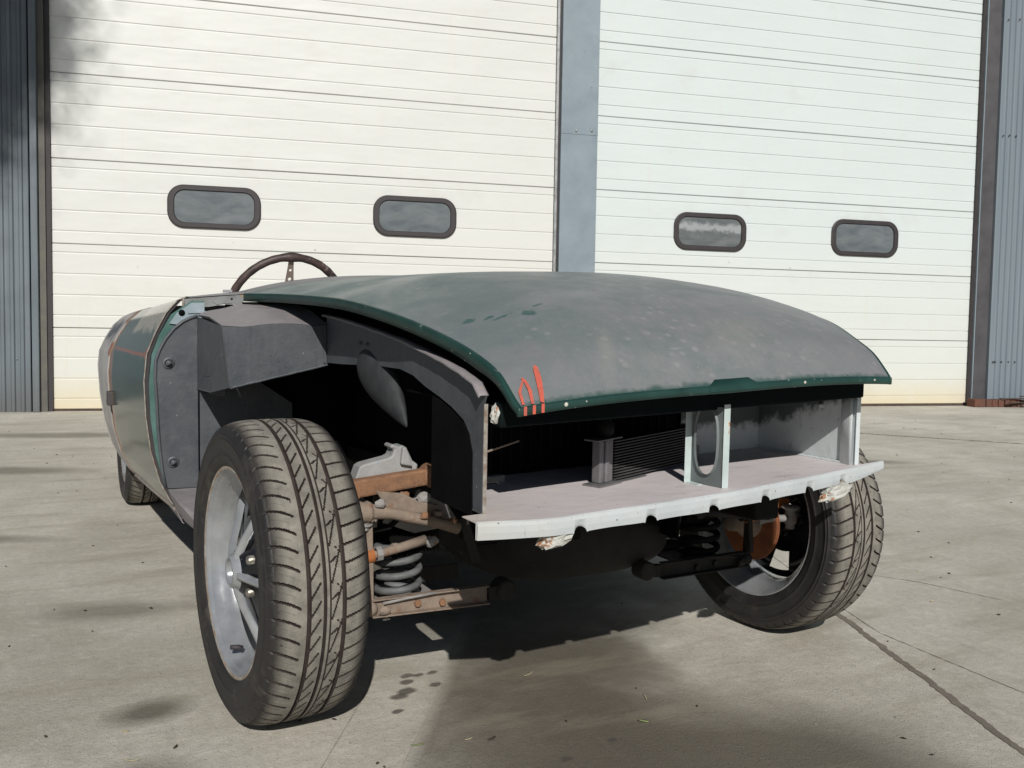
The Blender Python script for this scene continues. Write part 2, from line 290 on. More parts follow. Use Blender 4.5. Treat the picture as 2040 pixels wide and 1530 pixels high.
    MT['side_blue'] = dirty('side_blue_dirty', None, (.66, .71, .72), (.45, .47, .46), (2, 2, 1))
    MT['strut'] = mottled('primer_green_grey', (0.46, 0.53, 0.525), (0.35, 0.40, 0.39), 20, 0.5, bump=0.12, specks=(45, 0.06, (0.09, 0.07, 0.06)), rust=0.64, rustc=(0.25, 0.11, 0.04))
    MT['catch_grey'] = mottled('catch_grey', (0.17, 0.195, 0.195), (0.12, 0.14, 0.14), 20, 0.55, bump=0.15, specks=(60, 0.06, (0.3, 0.3, 0.28)))
    MT['crumple'] = mottled('crumpled_white', (0.56, 0.57, 0.53), (0.42, 0.41, 0.36), 40, 0.55, bump=0.8, rust=0.58, rustc=(0.2, 0.10, 0.05), rusts=30)
    MT['rust'] = mottled('rust_brown', (0.30, 0.155, 0.082), (0.175, 0.095, 0.055), 45, 0.85, bump=0.8, rust=0.60, rustc=(0.10, 0.045, 0.025), rusts=60, bs=160)
    MT['rust_pale'] = mottled('rust_dusty', (0.275, 0.215, 0.165), (0.19, 0.15, 0.12), 45, 0.85, bump=0.7, rust=0.56, rustc=(0.125, 0.068, 0.042), rusts=28, rustsoft=.10)
    MT['rust_orange'] = mottled('rust_orange', (0.46, 0.16, 0.045), (0.30, 0.10, 0.03), 40, 0.85, bump=0.5)
    MT['dusty_steel'] = mottled('dusty_steel', (0.32, 0.305, 0.29), (0.22, 0.21, 0.20), 40, 0.7, bump=0.5, rust=0.60, rustc=(0.18, 0.10, 0.06), rusts=26)
    MT['shock_grey'] = mottled('grey_alloy', (0.36, 0.36, 0.355), (0.27, 0.27, 0.265), 26, 0.6, bump=0.5, specks=(24, 0.13, (0.16, 0.31, 0.38)))
    MT['spring'] = mottled('spring_grey', (0.16, 0.168, 0.17), (0.085, 0.085, 0.083), 30, 0.6, bump=0.4)
    MT['cooler'] = mottled('cooler_alloy', (0.20, 0.19, 0.20), (0.135, 0.13, 0.135), 22, 0.5, bump=0.3, metal=0.2)
    MT['fin'] = mottled('cooler_fin', (0.075, 0.072, 0.072), (0.04, 0.04, 0.04), 40, 0.6, bump=0.3)
    MT['disc'] = mottled('rusty_disc', (0.27, 0.088, 0.028), (0.15, 0.05, 0.02), 30, 0.8, bump=0.4)
    # body side
    def side(nm, base, patches, gloss):
        M = Mat(nm); X = M.xyz(); nz = M.noise(7, 8, 0.65, 0.5); nf = M.noise(35, 6, 0.65)
        col = M.mix(M.ramp(nz, 0.35, 0.7), tuple(k * 0.7 for k in base), base)
        rough = gloss
        for (y0, y1, z0, z1, c, sft) in patches:
            j = M.math('MULTIPLY', M.math('SUBTRACT', nz, 0.5), sft * 2.5)
            yy = M.math('ADD', X[1], j); zz = M.math('ADD', X[2], M.math('MULTIPLY', j, 0.5))
            f = M.math('MULTIPLY', M.math('MULTIPLY', M.ramp(yy, y0 - sft * .1, y0 + sft * .1), M.ramp(yy, y1 - sft * .1, y1 + sft * .1, 1, 0)),
                       M.math('MULTIPLY', M.ramp(zz, z0 - sft * .1, z0 + sft * .1), M.ramp(zz, z1 - sft * .1, z1 + sft * .1, 1, 0)))
            f = M.math('MULTIPLY', f, M.ramp(nf, 0.25, 0.42))
            col = M.mix(f, col, M.mix(nf, tuple(k * 0.75 for k in c), c))
        col = M.mix(M.ramp(M.noise(26, 8, 0.7), 0.68, 0.71), col, (0.20, 0.07, 0.03))
        return M.fin(col, gloss, 0, M.bump(nz, 0.15, 0.003), 0.6)
    MT['door_skin'] = side('door_green_patched', (0.012, 0.056, 0.042),
        [(0.85, 1.95, 0.715, 0.80, (0.075, 0.115, 0.105), 0.10), (0.85, 1.40, 0.785, 1.0, (0.42, 0.39, 0.32), 0.09), (0.85, 0.93, 0.70, 0.735, (0.30, 0.085, 0.035), 0.05), (0.85, 1.9, 0.713, 0.723, (0.32, 0.09, 0.04), 0.02),
         (1.62, 1.75, 0.2, 0.72, (0.33, 0.15, 0.09), 0.06)], 0.13)
    MT['rear_skin'] = side('rear_wing_patched', (0.52, 0.50, 0.48),
        [(1.6, 1.9, 0.84, 0.93, (0.26, 0.24, 0.20), 0.1), (1.6, 1.75, 0.80, 0.88, (0.20, 0.09, 0.05), 0.05), (1.8, 2.3, 0.74, 0.80, (0.10, 0.11, 0.13), 0.12), (1.6, 1.78, 0.69, 0.73, (0.28, 0.13, 0.08), 0.05), (2.6, 3.9, 0.2, 1.0, (0.022, 0.08, 0.062), 0.2)], 0.4)
    MT['scuttle'] = mottled('scuttle_primer', (0.245, 0.235, 0.24), (0.19, 0.20, 0.205), 8, 0.55, bump=0.15, specks=(40, 0.04, (0.4, 0.4, 0.4)))
    MT['scuttle_side'] = mottled('scuttle_side', (0.27, 0.28, 0.275), (0.17, 0.175, 0.165), 22, 0.55, bump=0.3, rust=0.64, rustc=(0.2, 0.13, 0.06), rusts=14)
    MT['pillar'] = mottled('pillar_green', (0.10, 0.19, 0.175), (0.055, 0.125, 0.105), 12, 0.4, bump=0.3)
    MT['pillar_top'] = mottled('pillar_blue', (0.34, 0.40, 0.44), (0.22, 0.29, 0.31), 12, 0.45, bump=0.2)
    MT['edge_rust'] = mottled('rusty_edge', (0.36, 0.35, 0.32), (0.19, 0.135, 0.10), 60, 0.7, bump=0.3)
    MT['rim_silver'] = mottled('wheel_silver', (0.47, 0.485, 0.50), (0.33, 0.345, 0.36), 14, 0.24, bump=0.08, metal=0.5, rust=0.74, rustc=(0.18, 0.12, 0.06), rusts=12)
    MT['rim_black'] = mottled('wheel_black', (0.013, 0.013, 0.015), None, 20, 0.16, bump=0.05, specks=(60, 0.05, (0.12, 0.12, 0.12)))
    MT['rim_edge'] = mottled('rim_edge', (0.50, 0.48, 0.45), (0.30, 0.20, 0.12), 40, 0.4, bump=0.2, metal=0.3, rust=0.60, rustc=(0.26, 0.12, 0.04), rusts=14)
    MT['nut'] = mottled('wheel_nut', (0.36, 0.34, 0.29), (0.2, 0.18, 0.15), 60, 0.35, metal=0.7, bump=0.2)
    MT['tread'] = mottled('tread_dusty', (0.235, 0.22, 0.190), (0.125, 0.115, 0.10), 34, 0.9, bump=0.7, spec=0.2, specks=(30, .06, (.05, .045, .04)))
    M = Mat('tread_dusty_worn'); X = M.xyz(); ax_ = M.math('ABSOLUTE', X[0]); n1 = M.noise(30, 7, .7); n2 = M.noise(9, 5, .6)
    col = M.mix(M.ramp(n1, .35, .65), (.155, .145, .125), (.275, .258, .220)); col = M.mix(M.ramp(n2, .5, .7, 0, .45), col, (.13, .12, .105))
    e_ = M.math('ADD', ax_, M.math('MULTIPLY', M.math('SUBTRACT', n1, .5), .03)); col = M.mix(M.ramp(e_, .066, .086), col, (.040, .037, .034))
    ch = M.math('MULTIPLY', M.ramp(M.voro(45), .08, .14, 1, 0), M.ramp(M.noise(12, 3), .52, .6)); col = M.mix(ch, col, (.05, .044, .04))
    MT['tread'] = M.fin(col, .9, 0, M.bump(M.noise(170, 5, .7), .6, .0015), .2)
    MT['rubber'] = mottled('tyre_rubber', (0.034, 0.031, 0.029), (0.018, 0.017, 0.017), 14, 0.58, bump=0.4, rust=0.55, rustc=(0.05, 0.043, 0.034), rusts=9, rustsoft=.2)
    MT['groove_rubber'] = mottled('groove_rubber', (0.055, 0.043, 0.038), (0.035, 0.026, 0.023), 30, 0.85, bump=0.2, spec=0.2)
    MT['leather'] = mottled('worn_leather', (0.085, 0.052, 0.045), (0.035, 0.024, 0.022), 34, 0.5, bump=0.5, rust=0.58, rustc=(0.11, 0.085, 0.08), rusts=20)
    MT['spoke'] = mottled('spoke_brown', (0.30, 0.235, 0.19), (0.22, 0.17, 0.14), 30, 0.45, metal=0.3, bump=0.1)
    MT['bark'] = mottled('bark', (0.10, 0.08, 0.06), (0.05, 0.04, 0.03), 12, 0.95, bump=0.8)
    MT['leaf'] = mottled('leaf', (0.055, 0.09, 0.03), (0.035, 0.06, 0.02), 5, 0.7)
    MT['straw'] = mottled('straw', (0.50, 0.44, 0.29), (0.35, 0.30, 0.2), 60, 0.8)
    MT['dead_leaf'] = mottled('dead_leaf', (0.07, 0.05, 0.035), (0.04, 0.03, 0.02), 60, 0.85)
    MT['fresh_leaf'] = mottled('fresh_leaf', (0.22, 0.27, 0.10), (0.15, 0.19, 0.08), 60, 0.7)
mats()

# ------------------------------------------------------------------ mesh helpers
BE = 0.0391          # body sits rolled on its springs: z rises with x
class MB:
    def __init__(s): s.v = []; s.f = []; s.mi = []; s.sm = []
    def add(s, vs, fs, mi=0, smooth=False):
        o = len(s.v); s.v += [tuple(p) for p in vs]; s.f += [tuple(i + o for i in f) for f in fs]
        s.mi += [mi] * len(fs); s.sm += [smooth] * len(fs); return s
    def box(s, lo, hi, mi=0):
        x0, y0, z0 = lo; x1, y1, z1 = hi
        vs = [(x0, y0, z0), (x1, y0, z0), (x1, y1, z0), (x0, y1, z0), (x0, y0, z1), (x1, y0, z1), (x1, y1, z1), (x0, y1, z1)]
        return s.add(vs, [(0, 3, 2, 1), (4, 5, 6, 7), (0, 1, 5, 4), (1, 2, 6, 5), (2, 3, 7, 6), (3, 0, 4, 7)], mi)
    def beam(s, a, b, w, h, upv=(0, 0, 1), mi=0, w2=None, h2=None):
        a = Vector(a); b = Vector(b); d = (b - a).normalized(); r = d.cross(Vector(upv)).normalized(); u = r.cross(d)
        w2 = w2 or w; h2 = h2 or h; vs = []
        for p, ww, hh in ((a, w, h), (b, w2, h2)):
            for sx, sz in ((-1, -1), (1, -1), (1, 1), (-1, 1)): vs.append(p + r * sx * ww / 2 + u * sz * hh / 2)
        return s.add(vs, [(0, 1, 2, 3), (7, 6, 5, 4), (0, 4, 5, 1), (1, 5, 6, 2), (2, 6, 7, 3), (3, 7, 4, 0)], mi)
    def tube(s, path, rad, seg=14, mi=0, cap=True, closed=False):
        P = [Vector(p) for p in path]; n = len(P)
        R = rad if isinstance(rad, (list, tuple)) else [rad] * n
        vs = []; ref = None
        for i in range(n):
            if closed: d = P[(i + 1) % n] - P[i - 1]
            else: d = P[min(i + 1, n - 1)] - P[max(i - 1, 0)]
            d.normalize()
            if ref is None: ref = d.orthogonal().normalized()
            ref = (ref - d * ref.dot(d)).normalized(); q = d.cross(ref)
            for k in range(seg):
                a = 2 * PI * k / seg; vs.append(P[i] + (ref * math.cos(a) + q * math.sin(a)) * R[i])
        fs = []
        for i in range(n if closed else n - 1):
            j = (i + 1) % n
            for k in range(seg): fs.append((i * seg + k, i * seg + (k + 1) % seg, j * seg + (k + 1) % seg, j * seg + k))
        s.add(vs, fs, mi, True)
        if cap and not closed:
            o = len(s.v) - len(vs)
            s.f.append(tuple(o + k for k in range(seg))[::-1]); s.f.append(tuple(o + (n - 1) * seg + k for k in range(seg))); s.mi += [mi] * 2; s.sm += [False] * 2
        return s
    def lathe(s, prof, c, axis, seg=32, mi=0, smooth=True):
        """prof: (along, radius)"""
        c = Vector(c); ax = Vector(axis).normalized(); r = ax.orthogonal().normalized(); q = ax.cross(r); vs = []
        for t, R in prof:
            for k in range(seg):
                a = 2 * PI * k / seg; vs.append(c + ax * t + (r * math.cos(a) + q * math.sin(a)) * R)
        fs = [(i * seg + k, i * seg + (k + 1) % seg, (i + 1) * seg + (k + 1) % seg, (i + 1) * seg + k) for i in range(len(prof) - 1) for k in range(seg)]
        return s.add(vs, fs, mi, smooth)
    def prism(s, poly, axis, a, b, mi=0):
        """poly in the plane normal to axis (0:x -> (y,z); 1:y -> (x,z); 2:z -> (x,y)), extruded a..b"""
        def P(p, t): return {0: (t, p[0], p[1]), 1: (p[0], t, p[1]), 2: (p[0], p[1], t)}[axis]
        n = len(poly); vs = [P(p, a) for p in poly] + [P(p, b) for p in poly]
        fs = [tuple(range(n))[::-1], tuple(range(n, 2 * n))] + [(i, (i + 1) % n, n + (i + 1) % n, n + i) for i in range(n)]
        return s.add(vs, fs, mi)
    def grid(s, rows, mi=0, smooth=True, closed=False):
        nr = len(rows); nc = len(rows[0]); vs = [p for r in rows for p in r]
        fs = [(i * nc + j, i * nc + (j + 1) % nc, (i + 1) * nc + (j + 1) % nc, (i + 1) * nc + j) for i in range(nr - 1) for j in range(nc if closed else nc - 1)]
        return s.add(vs, fs, mi, smooth)
    def hexnut(s, c, axis, r, t, mi=0):
        s.lathe([(0, r), (t, r), (t, 0.0001)], c, axis, 6, mi, False); return s

def obj(name, mb, mat, parent=None, body=False, bevel=0.0, solid=0.0, fixn=True, M=None, seg=2, offset=-1):
    vs = mb.v
    if body: vs = [(p[0], p[1], p[2] + BE * p[0]) for p in vs]
    me = bpy.data.meshes.new(name); me.from_pydata([tuple(p) for p in vs], [], mb.f)
    ml = mat if isinstance(mat, (list, tuple)) else [mat]
    for k in ml: me.materials.append(MT[k] if isinstance(k, str) else k)
    me.polygons.foreach_set('material_index', mb.mi); me.polygons.foreach_set('use_smooth', mb.sm)
    me.update()
    if fixn:
        bm = bmesh.new(); bm.from_mesh(me); bmesh.ops.recalc_face_normals(bm, faces=bm.faces); bm.to_mesh(me); bm.free()
    o = bpy.data.objects.new(name, me); COL.objects.link(o)
    if parent: o.parent = parent
    if M is not None: o.matrix_world = M
    if solid:
        d = o.modifiers.new('solid', 'SOLIDIFY'); d.thickness = solid; d.offset = offset
    if bevel:
        d = o.modifiers.new('bevel', 'BEVEL'); d.width = bevel; d.segments = seg; d.limit_method = 'ANGLE'; d.angle_limit = math.radians(40)
    return o
def empty(name, loc=(0, 0, 0)):
    o = bpy.data.objects.new(name, None); COL.objects.link(o); o.location = loc; o.empty_display_size = 0.1; return o
def tag(o, label=None, cat=None, group=None, kind=None):
    if label: o['label'] = label
    if cat: o['category'] = cat
    if group: o['group'] = group
    if kind: o['kind'] = kind
    return o
def pch(x, X, Y):
    X = np.array(X, float); Y = np.array(Y, float); h = np.diff(X); d = np.diff(Y) / h; m = np.zeros(len(X))
    for i in range(1, len(X) - 1):
        if d[i - 1] * d[i] > 0:
            w1 = 2 * h[i] + h[i - 1]; w2 = h[i] + 2 * h[i - 1]; m[i] = (w1 + w2) / (w1 / d[i - 1] + w2 / d[i])
    m[0] = d[0]; m[-1] = d[-1]
    x = np.asarray(x, float); i = np.clip(np.searchsorted(X, x) - 1, 0, len(X) - 2); t = (x - X[i]) / h[i]
    return (2*t**3-3*t**2+1)*Y[i]+(t**3-2*t**2+t)*h[i]*m[i]+(-2*t**3+3*t**2)*Y[i+1]+(t**3-t**2)*h[i]*m[i+1]

# ------------------------------------------------------------------ ground
g = MB()
g.grid([[(x, y, 0.0) for x in (-300, -40, -8, 0, 8, 40, 300)] for y in (-300, -40, -8, 0, 8, 40, 300)], smooth=False)
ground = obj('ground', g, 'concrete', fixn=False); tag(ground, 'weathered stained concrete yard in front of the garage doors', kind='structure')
def strip(name, pts, w, mat, z, jag=0.3, label=None):
    """ragged band lying in a joint of the slab"""
    L = []; Rr = []
    P = []
    for a, b in zip(pts[:-1], pts[1:]):
        n = max(2, int((Vector(b) - Vector(a)).length / 0.012))
        for i in range(n): P.append(Vector(a).lerp(Vector(b), i / n))
    P.append(Vector(pts[-1])); rng = random.Random(len(P))
    wob = 0
    for i, p in enumerate(P):
        d = (P[min(i + 1, len(P) - 1)] - P[max(i - 1, 0)]).normalized(); nn = Vector((-d.y, d.x))
        wob = wob * 0.8 + rng.uniform(-1, 1) * w * 0.12
        k = w * (0.5 + rng.uniform(-jag, jag) * 0.5); k2 = w * (0.5 + rng.uniform(-jag, jag) * 0.5)
        a = p + nn * (k + wob); b = p - nn * (k2 - wob); L.append((a.x, a.y, z)); Rr.append((b.x, b.y, z))
    mb = MB(); mb.grid([L, Rr], smooth=False)
    o = obj(name, mb, mat, ground, fixn=False)
    return tag(o, label, kind='structure')
strip('joint_band', [(0.952, 0.02), (0.93, -0.041), (0.733, -0.50), (0.59, -0.828), (0.45, -1.15)], 0.019, 'joint', 0.0014, 0.25, 'dark damp expansion joint running to the front tyre')
strip('slab_crack', [(1.6, 1.35), (0.985, -0.02), (0.913, -0.199), (0.881, -0.60), (0.86, -1.2)], 0.0026, 'joint', 0.0010, 0.9)
strip('slab_crack', [(-0.30, 0.33), (-0.385, 0.191), (-0.52, -0.05), (-0.674, -0.293), (-0.82, -0.55)], 0.0024, 'pale_joint', 0.0010, 0.8)
strip('slab_crack', [(-0.12, 0.30), (-0.214, 0.15), (-0.37, -0.11), (-0.54, -0.357), (-0.70, -0.62)], 0.0024, 'pale_joint', 0.0010, 0.8)
strip('slab_crack', [(3.5, 4.65), (4.5, 3.6), (5.4, 2.4), (5.9, 1.6)], 0.022, 'joint', 0.002, 0.9)
strip('slab_crack', [(1.25, 0.42), (1.45, 0.10), (1.52, -0.15)], 0.003, 'joint', 0.0010, 0.9)

# ------------------------------------------------------------------ garage front
A0 = Vector((-0.99673478, 6.89632098, 0.0))
e1 = Vector((8.22656406 - A0.x, 4.83766591 - A0.y, 0)).normalized(); nb = Vector((0, 0, 1)).cross(e1)   # into the building
upw = (Vector((0, 0, 1)) * math.cos(.01) + nb * math.sin(.01)).normalized(); dn = upw.cross(e1).normalized()   # depth axis
WM = Matrix((e1, dn, upw)).transposed().to_4x4(); WM.translation = A0
# local: x along the wall, y into the building, z up
PH = 0.7225; NP = 8; HT = PH * NP
def rrect(cx, cz, w, h, r, n=8):
    pts = []
    for qx, qz, a0 in ((1, 1, 0), (-1, 1, PI / 2), (-1, -1, PI), (1, -1, 1.5 * PI)):
        for k in range(n + 1):
            a = a0 + k * PI / 2 / n; pts.append((cx + qx * (w / 2 - r) + math.cos(a) * r, cz + qz * (h / 2 - r) + math.sin(a) * r))
    return pts
def sect_door(x0, x1, wins, mat, label, dz=0.0):
    root = empty('sectional_door'); root.matrix_world = WM @ Matrix.Translation((x0, 0, 0)); tag(root, label, 'garage door', 'sectional garage doors')
    W = x1 - x0
    # cross-section of one panel: grooves run its full width
    prof = [(0.0, 0.012), (0.004, 0.002), (0.006, 0.0)]
    for gz, dp in ((0.107, .006), (0.282, .006), (0.463, .006), (0.645, .006)):
        prof += [(gz - 0.009, 0.0), (gz - 0.005, 0.001), (gz - 0.0035, dp), (gz + 0.0035, dp), (gz + 0.006, 0.0005), (gz + 0.012, 0.0)]
    prof += [(PH - 0.008, 0.0), (PH - 0.005, 0.003), (PH - 0.003, 0.014)]
    xs = np.linspace(0, W, 12)
    for k in range(NP):
        mb = MB(); z0 = k * PH + dz; jy = random.uniform(-.002, .002)
        mb.grid([[(x, d + (jy if i_ not in () else 0), z0 + h + .0008 * math.sin(x * 1.7 + k)) for i_, x in enumerate(xs)] for h, d in prof], smooth=False)
        mb.grid([[(x, 0.045, z0 + h) for x in (0, W)] for h in (0.0, PH - 0.003)], smooth=False)
        for i, (h, d) in enumerate(prof[:-1]):
            h2, d2 = prof[i + 1]
            mb.add([(0, d, z0 + h), (0, d2, z0 + h2), (0, .045, z0 + h2), (0, .045, z0 + h)], [(0, 1, 2, 3)])
            mb.add([(W, d, z0 + h), (W, d2, z0 + h2), (W, .045, z0 + h2), (W, .045, z0 + h)], [(0, 1, 2, 3)])
        obj('door_panel', mb, mat, root, fixn=False)
    mb = MB(); mb.box((0.0, 0.02, 0.0), (W, 0.05, HT)); obj('backing_seal', mb, 'groove', root)
    mb = MB(); mb.box((0, -0.004, 0.0), (W, 0.018, 0.022 + dz)); obj('bottom_seal', mb, 'wood', root, bevel=0.003)
    for i, (wx0, wx1, z0, z1, pm) in enumerate(wins):
        cx = (wx0 + wx1) / 2 - x0; cz = (z0 + z1) / 2; ww = wx1 - wx0; hh = z1 - z0
        o = rrect(cx, cz, ww, hh, 0.14); o2 = rrect(cx, cz, ww - 0.02, hh - 0.02, 0.13); n = rrect(cx, cz, ww - 0.105, hh - 0.085, 0.095); n2 = rrect(cx, cz, ww - 0.12, hh - 0.10, 0.09)
        mb = MB(); mb.grid([[(p[0], 0.003, p[1]) for p in o], [(p[0], -0.016, p[1]) for p in o], [(p[0], -0.022, p[1]) for p in o2], [(p[0], -0.022, p[1]) for p in n], [(p[0], -0.006, p[1]) for p in n2]], closed=True, smooth=False)
        win = obj('window', mb, 'black_rubber', root, fixn=True)
        mb = MB(); pp = rrect(cx, cz, ww - 0.11, hh - 0.09, 0.093)
        mb.add([(cx, -0.012, cz)] + [(p[0], -0.008, p[1]) for p in pp], [(0, k + 1, (k + 1) % len(pp) + 1) for k in range(len(pp))], smooth=True)
        obj('pane', mb, pm, win, fixn=False)
    return root
sect_door(0.0, 4.50, [(0.94, 1.735, 1.622, 2.0, 'pane'), (2.742, 3.532, 1.628, 2.004, 'pane')], 'door_cream', 'cream ribbed sectional garage door behind the steering wheel, with tree shadow on its left edge')
sect_door(4.925, 9.44, [(5.787, 6.605, 1.618, 2.0, 'pane2'), (7.620, 8.452, 1.628, 2.016, 'pane')], 'door_cool', 'cool white ribbed sectional garage door behind the right half of the bonnet', 0.008)

# pillar between the doors
pl = empty('steel_pillar'); pl.matrix_world = WM @ Matrix.Translation((4.5, 0, 0)); tag(pl, 'blue grey steel clad pillar standing between the two garage doors', 'pillar')
mb = MB(); mb.box((0.028, -0.02, 0), (0.046, 0.05, HT)); obj('weather_strip', mb, 'black_rubber', pl)
mb = MB(); mb.box((0.004, -0.028, 0), (0.026, 0.05, HT)); obj('guide_rail', mb, 'rail', pl)
for z0, z1, d in ((0.0, 1.20, 0.0), (1.197, 2.69, -0.004), (2.685, 4.20, -0.008), (4.195, HT, -0.012)):
    mb = MB(); mb.box((0.048, -0.055 + d, z0), (0.425, 0.05, z1 - (0.0 if z1 == HT else 0.0))); obj('flashing_sheet', mb, 'flash', pl, bevel=0.003)
for px, pz in ((0.2, 2.72), (0.08, 1.22), (0.36, 2.73), (0.2, 1.23), (0.2, 4.23)):
    mb = MB(); mb.lathe([(0, .011), (-0.004, .011), (-0.006, .006), (-0.006, .0001)], (px, -0.068, pz), (0, 1, 0), 10); obj('screw', mb, 'rail', pl)

def corrugated(x0, x1, z0, z1, y, pitch=0.075, dep=0.014):
    xs = []; x = x0; k = 0
    rows = [[], []]
    while x < x1:
        for fx, fd in ((0.0, 0), (0.30, 0), (0.42, dep), (0.88, dep)):
            xx = x + fx * pitch
            if xx < x1: rows[0].append((xx, y + fd, z0)); rows[1].append((xx, y + fd, z1))
        x += pitch
    mb = MB(); mb.grid(rows, smooth=False); return mb
# left cladding
cl = empty('clad_wall'); cl.matrix_world = WM @ Matrix.Translation((0, 0, 0)); tag(cl, 'dark blue corrugated steel wall left of the cream door, under the tree shadow', 'wall', 'corrugated steel walls')
for a, b in ((-8.1, -6.1), (-6.1, -4.1), (-4.1, -2.1), (-2.1, -0.14)):
    obj('cladding_sheet', corrugated(a, b, 0.0, HT + 1.4, -0.075), 'clad', cl, solid=0.001)
mb = MB(); mb.box((-0.135, -0.095, -0.0), (-0.082, 0.05, HT)); obj('corner_trim', mb, 'clad', cl, bevel=0.003)
mb = MB(); mb.box((-0.080, -0.05, 0), (-0.028, 0.05, HT)); obj('jamb_trim', mb, 'olive_trim', cl)
mb = MB(); mb.box((-0.026, -0.03, 0), (0.010, -0.002, HT)); obj('weather_strip', mb, 'black_rubber', cl)
for px in (-0.26, -0.41, -0.56):
    for pz in (0.45, 2.4, 4.2):
        mb = MB(); mb.lathe([(0, .009), (-0.004, .009), (-0.007, .0001)], (px, -0.061, pz), (0, 1, 0), 8); obj('screw', mb, 'rail', cl)
# right cladding
MT['jamb_dark'] = mottled('jamb_dark', (0.075, 0.072, 0.078), (0.045, 0.044, 0.047), 6, 0.6, bump=0.1)
cr = empty('clad_wall'); cr.matrix_world = WM @ Matrix.Translation((9.44, 0, 0)); tag(cr, 'pale blue corrugated steel wall at the right edge with dark jamb', 'wall', 'corrugated steel walls')
mb = MB(); mb.box((-0.012, -0.028, 0.0), (0.030, -0.002, HT)); obj('weather_strip', mb, 'black_rubber', cr)
mb = MB(); mb.box((0.032, -0.045, 0.0), (0.044, 0.05, HT)); obj('guide_rail', mb, 'flash', cr)
mb = MB(); mb.add([(0.046, -0.0, 0.0), (0.228, -0.03, 0.0), (0.228, -0.03, HT), (0.046, -0.0, HT), (0.046, 0.05, 0), (0.228, 0.05, 0), (0.228, .05, HT), (.046, .05, HT)], [(0, 1, 2, 3), (1, 5, 6, 2), (4, 0, 3, 7), (5, 4, 7, 6)]); obj('jamb_trim', mb, 'jamb_dark', cr)
mb = MB(); mb.box((0.231, -0.065, 0.0), (0.262, 0.05, HT)); obj('corner_trim', mb, 'clad2', cr, bevel=0.003)
for a, b in ((0.264, 1.02), (1.03, 3.0), (3.0, 5.0), (5.0, 7.0)):
    obj('cladding_sheet', corrugated(a, b, 0.06, HT + 1.4, -0.05), 'clad2', cr, solid=0.001)
for px, pz in ((0.30, 3.03), (0.385, 3.04), (0.475, 3.04), (0.30, 0.50), (0.33, 0.50), (0.415, 0.50), (0.51, 0.50), (0.60, 0.5), (0.24, 2.9), (0.30, 4.3), (0.45, 4.32), (0.24, 0.42)):
    mb = MB(); mb.lathe([(0, .010), (-0.004, .010), (-0.008, .0001)], (px, -0.052, pz), (0, 1, 0), 8); obj('screw', mb, 'dark_trim', cr)
# wall above the doors, roof slab
hd = empty('garage_building'); hd.matrix_world = WM; tag(hd, 'steel garage building above and behind the two doors', 'building')
obj('header_sheet', corrugated(-0.14, 9.70, HT + 0.0, HT + 1.4, -0.07), 'clad', hd, solid=0.001)
mb = MB(); mb.box((-8.2, -0.12, HT + 1.41), (16.6, 9, HT + 1.6)); obj('roof', mb, 'flash', hd)
mb = MB(); mb.box((-8.1, 0.06, 0), (16.4, 0.12, HT + 1.4)); obj('inner_wall', mb, 'dark_trim', hd)

# brick edging at the right jamb
bk = empty('brick_edging'); bk.matrix_world = WM @ Matrix.Translation((9.37, 0, 0)); tag(bk, 'short row of red bricks laid at the foot of the right jamb', 'bricks')
for i in range(7):
    x0 = 0.02 + i * 0.078 + (0.07 if i > 0 else 0.0); wd = 0.14 if i == 0 else 0.073
    mb = MB(); mb.box((x0, -0.20 - 0.006 * i + random.uniform(-.004, .004), 0.0), (x0 + wd, -0.07, 0.083 + random.uniform(-.004, .004)))
    obj('brick', mb, 'brick', bk, bevel=0.006)
db = empty('scrap_timber'); db.matrix_world = WM @ Matrix.Translation((9.95, -0.2, 0)); tag(db, 'small pile of dark broken laths beside the red bricks', 'scrap wood')
for i in range(9):
    a = random.uniform(-0.25, 0.25); L = random.uniform(0.25, 0.6); x = random.uniform(-0.05, 0.4); z = 0.01 + 0.014 * i
    mb = MB(); mb.beam((x - L / 2 * math.cos(a), -0.05 - L / 2 * math.sin(a), z), (x + L / 2 * math.cos(a), -0.05 + L / 2 * math.sin(a), z + random.uniform(-.01, .015)), 0.035, 0.010)
    obj('lath', mb, 'wood', db)

# ------------------------------------------------------------------ CAR
car = empty('stripped_car', (0, 0, 0))
tag(car, 'half dismantled open sports car in worn grey and green paint with front wings removed', 'car')
WK = [(-.600,.437),(-.585,.44),(-.53,.443),(-.45,.45),(-.315,.47),(-.12,.497),(.165,.513),(.58,.53),(.9,.575)]
ZK = [(-.600,.708),(-.585,.720),(-.53,.761),(-.45,.793),(-.315,.831),(-.12,.869),(.165,.899),(.58,.917),(.9,.926)]
KV = [-.6,-.5,-.3,0,.4,.9]; CR = [0.0137,0.0449,0.0668,0.0672,0.0588,0.0493]; PEX = 2.981
def hw(v, far): 
    x = pch(v, [a for a, _ in WK], [b for _, b in WK])
    return x + (pch(v, [-.6,-.5,-.3,.1,.9], [0,0.0231,0.0696,0.0273,0]) if far else 0)
def hood_pt(s, v, dz=0.0):
    w = float(hw(v, s > 0)); z = float(pch(v, [a for a, _ in ZK], [b for _, b in ZK])) + float(pch(v, KV, CR)) * (1 - abs(s) ** PEX)
    if s > 0: w -= .005 * s * math.exp(-(v + .6) / .1); z += .007 * s * math.exp(-(v + .6) / .12)
    return (s * w, v, z + dz)
VS = list(np.linspace(-.6, -.5, 14)) + list(np.linspace(-.49, -.3, 12)) + list(np.linspace(-.28, .9, 26))
SS = [math.sin(t) for t in np.linspace(-PI / 2, PI / 2, 61)]
hm = MB(); hm.grid([[hood_pt(s, v) for s in SS] for v in VS])
bonnet = obj('bonnet', hm, 'bonnet', car, body=True, solid=0.0025, fixn=False, offset=-1)
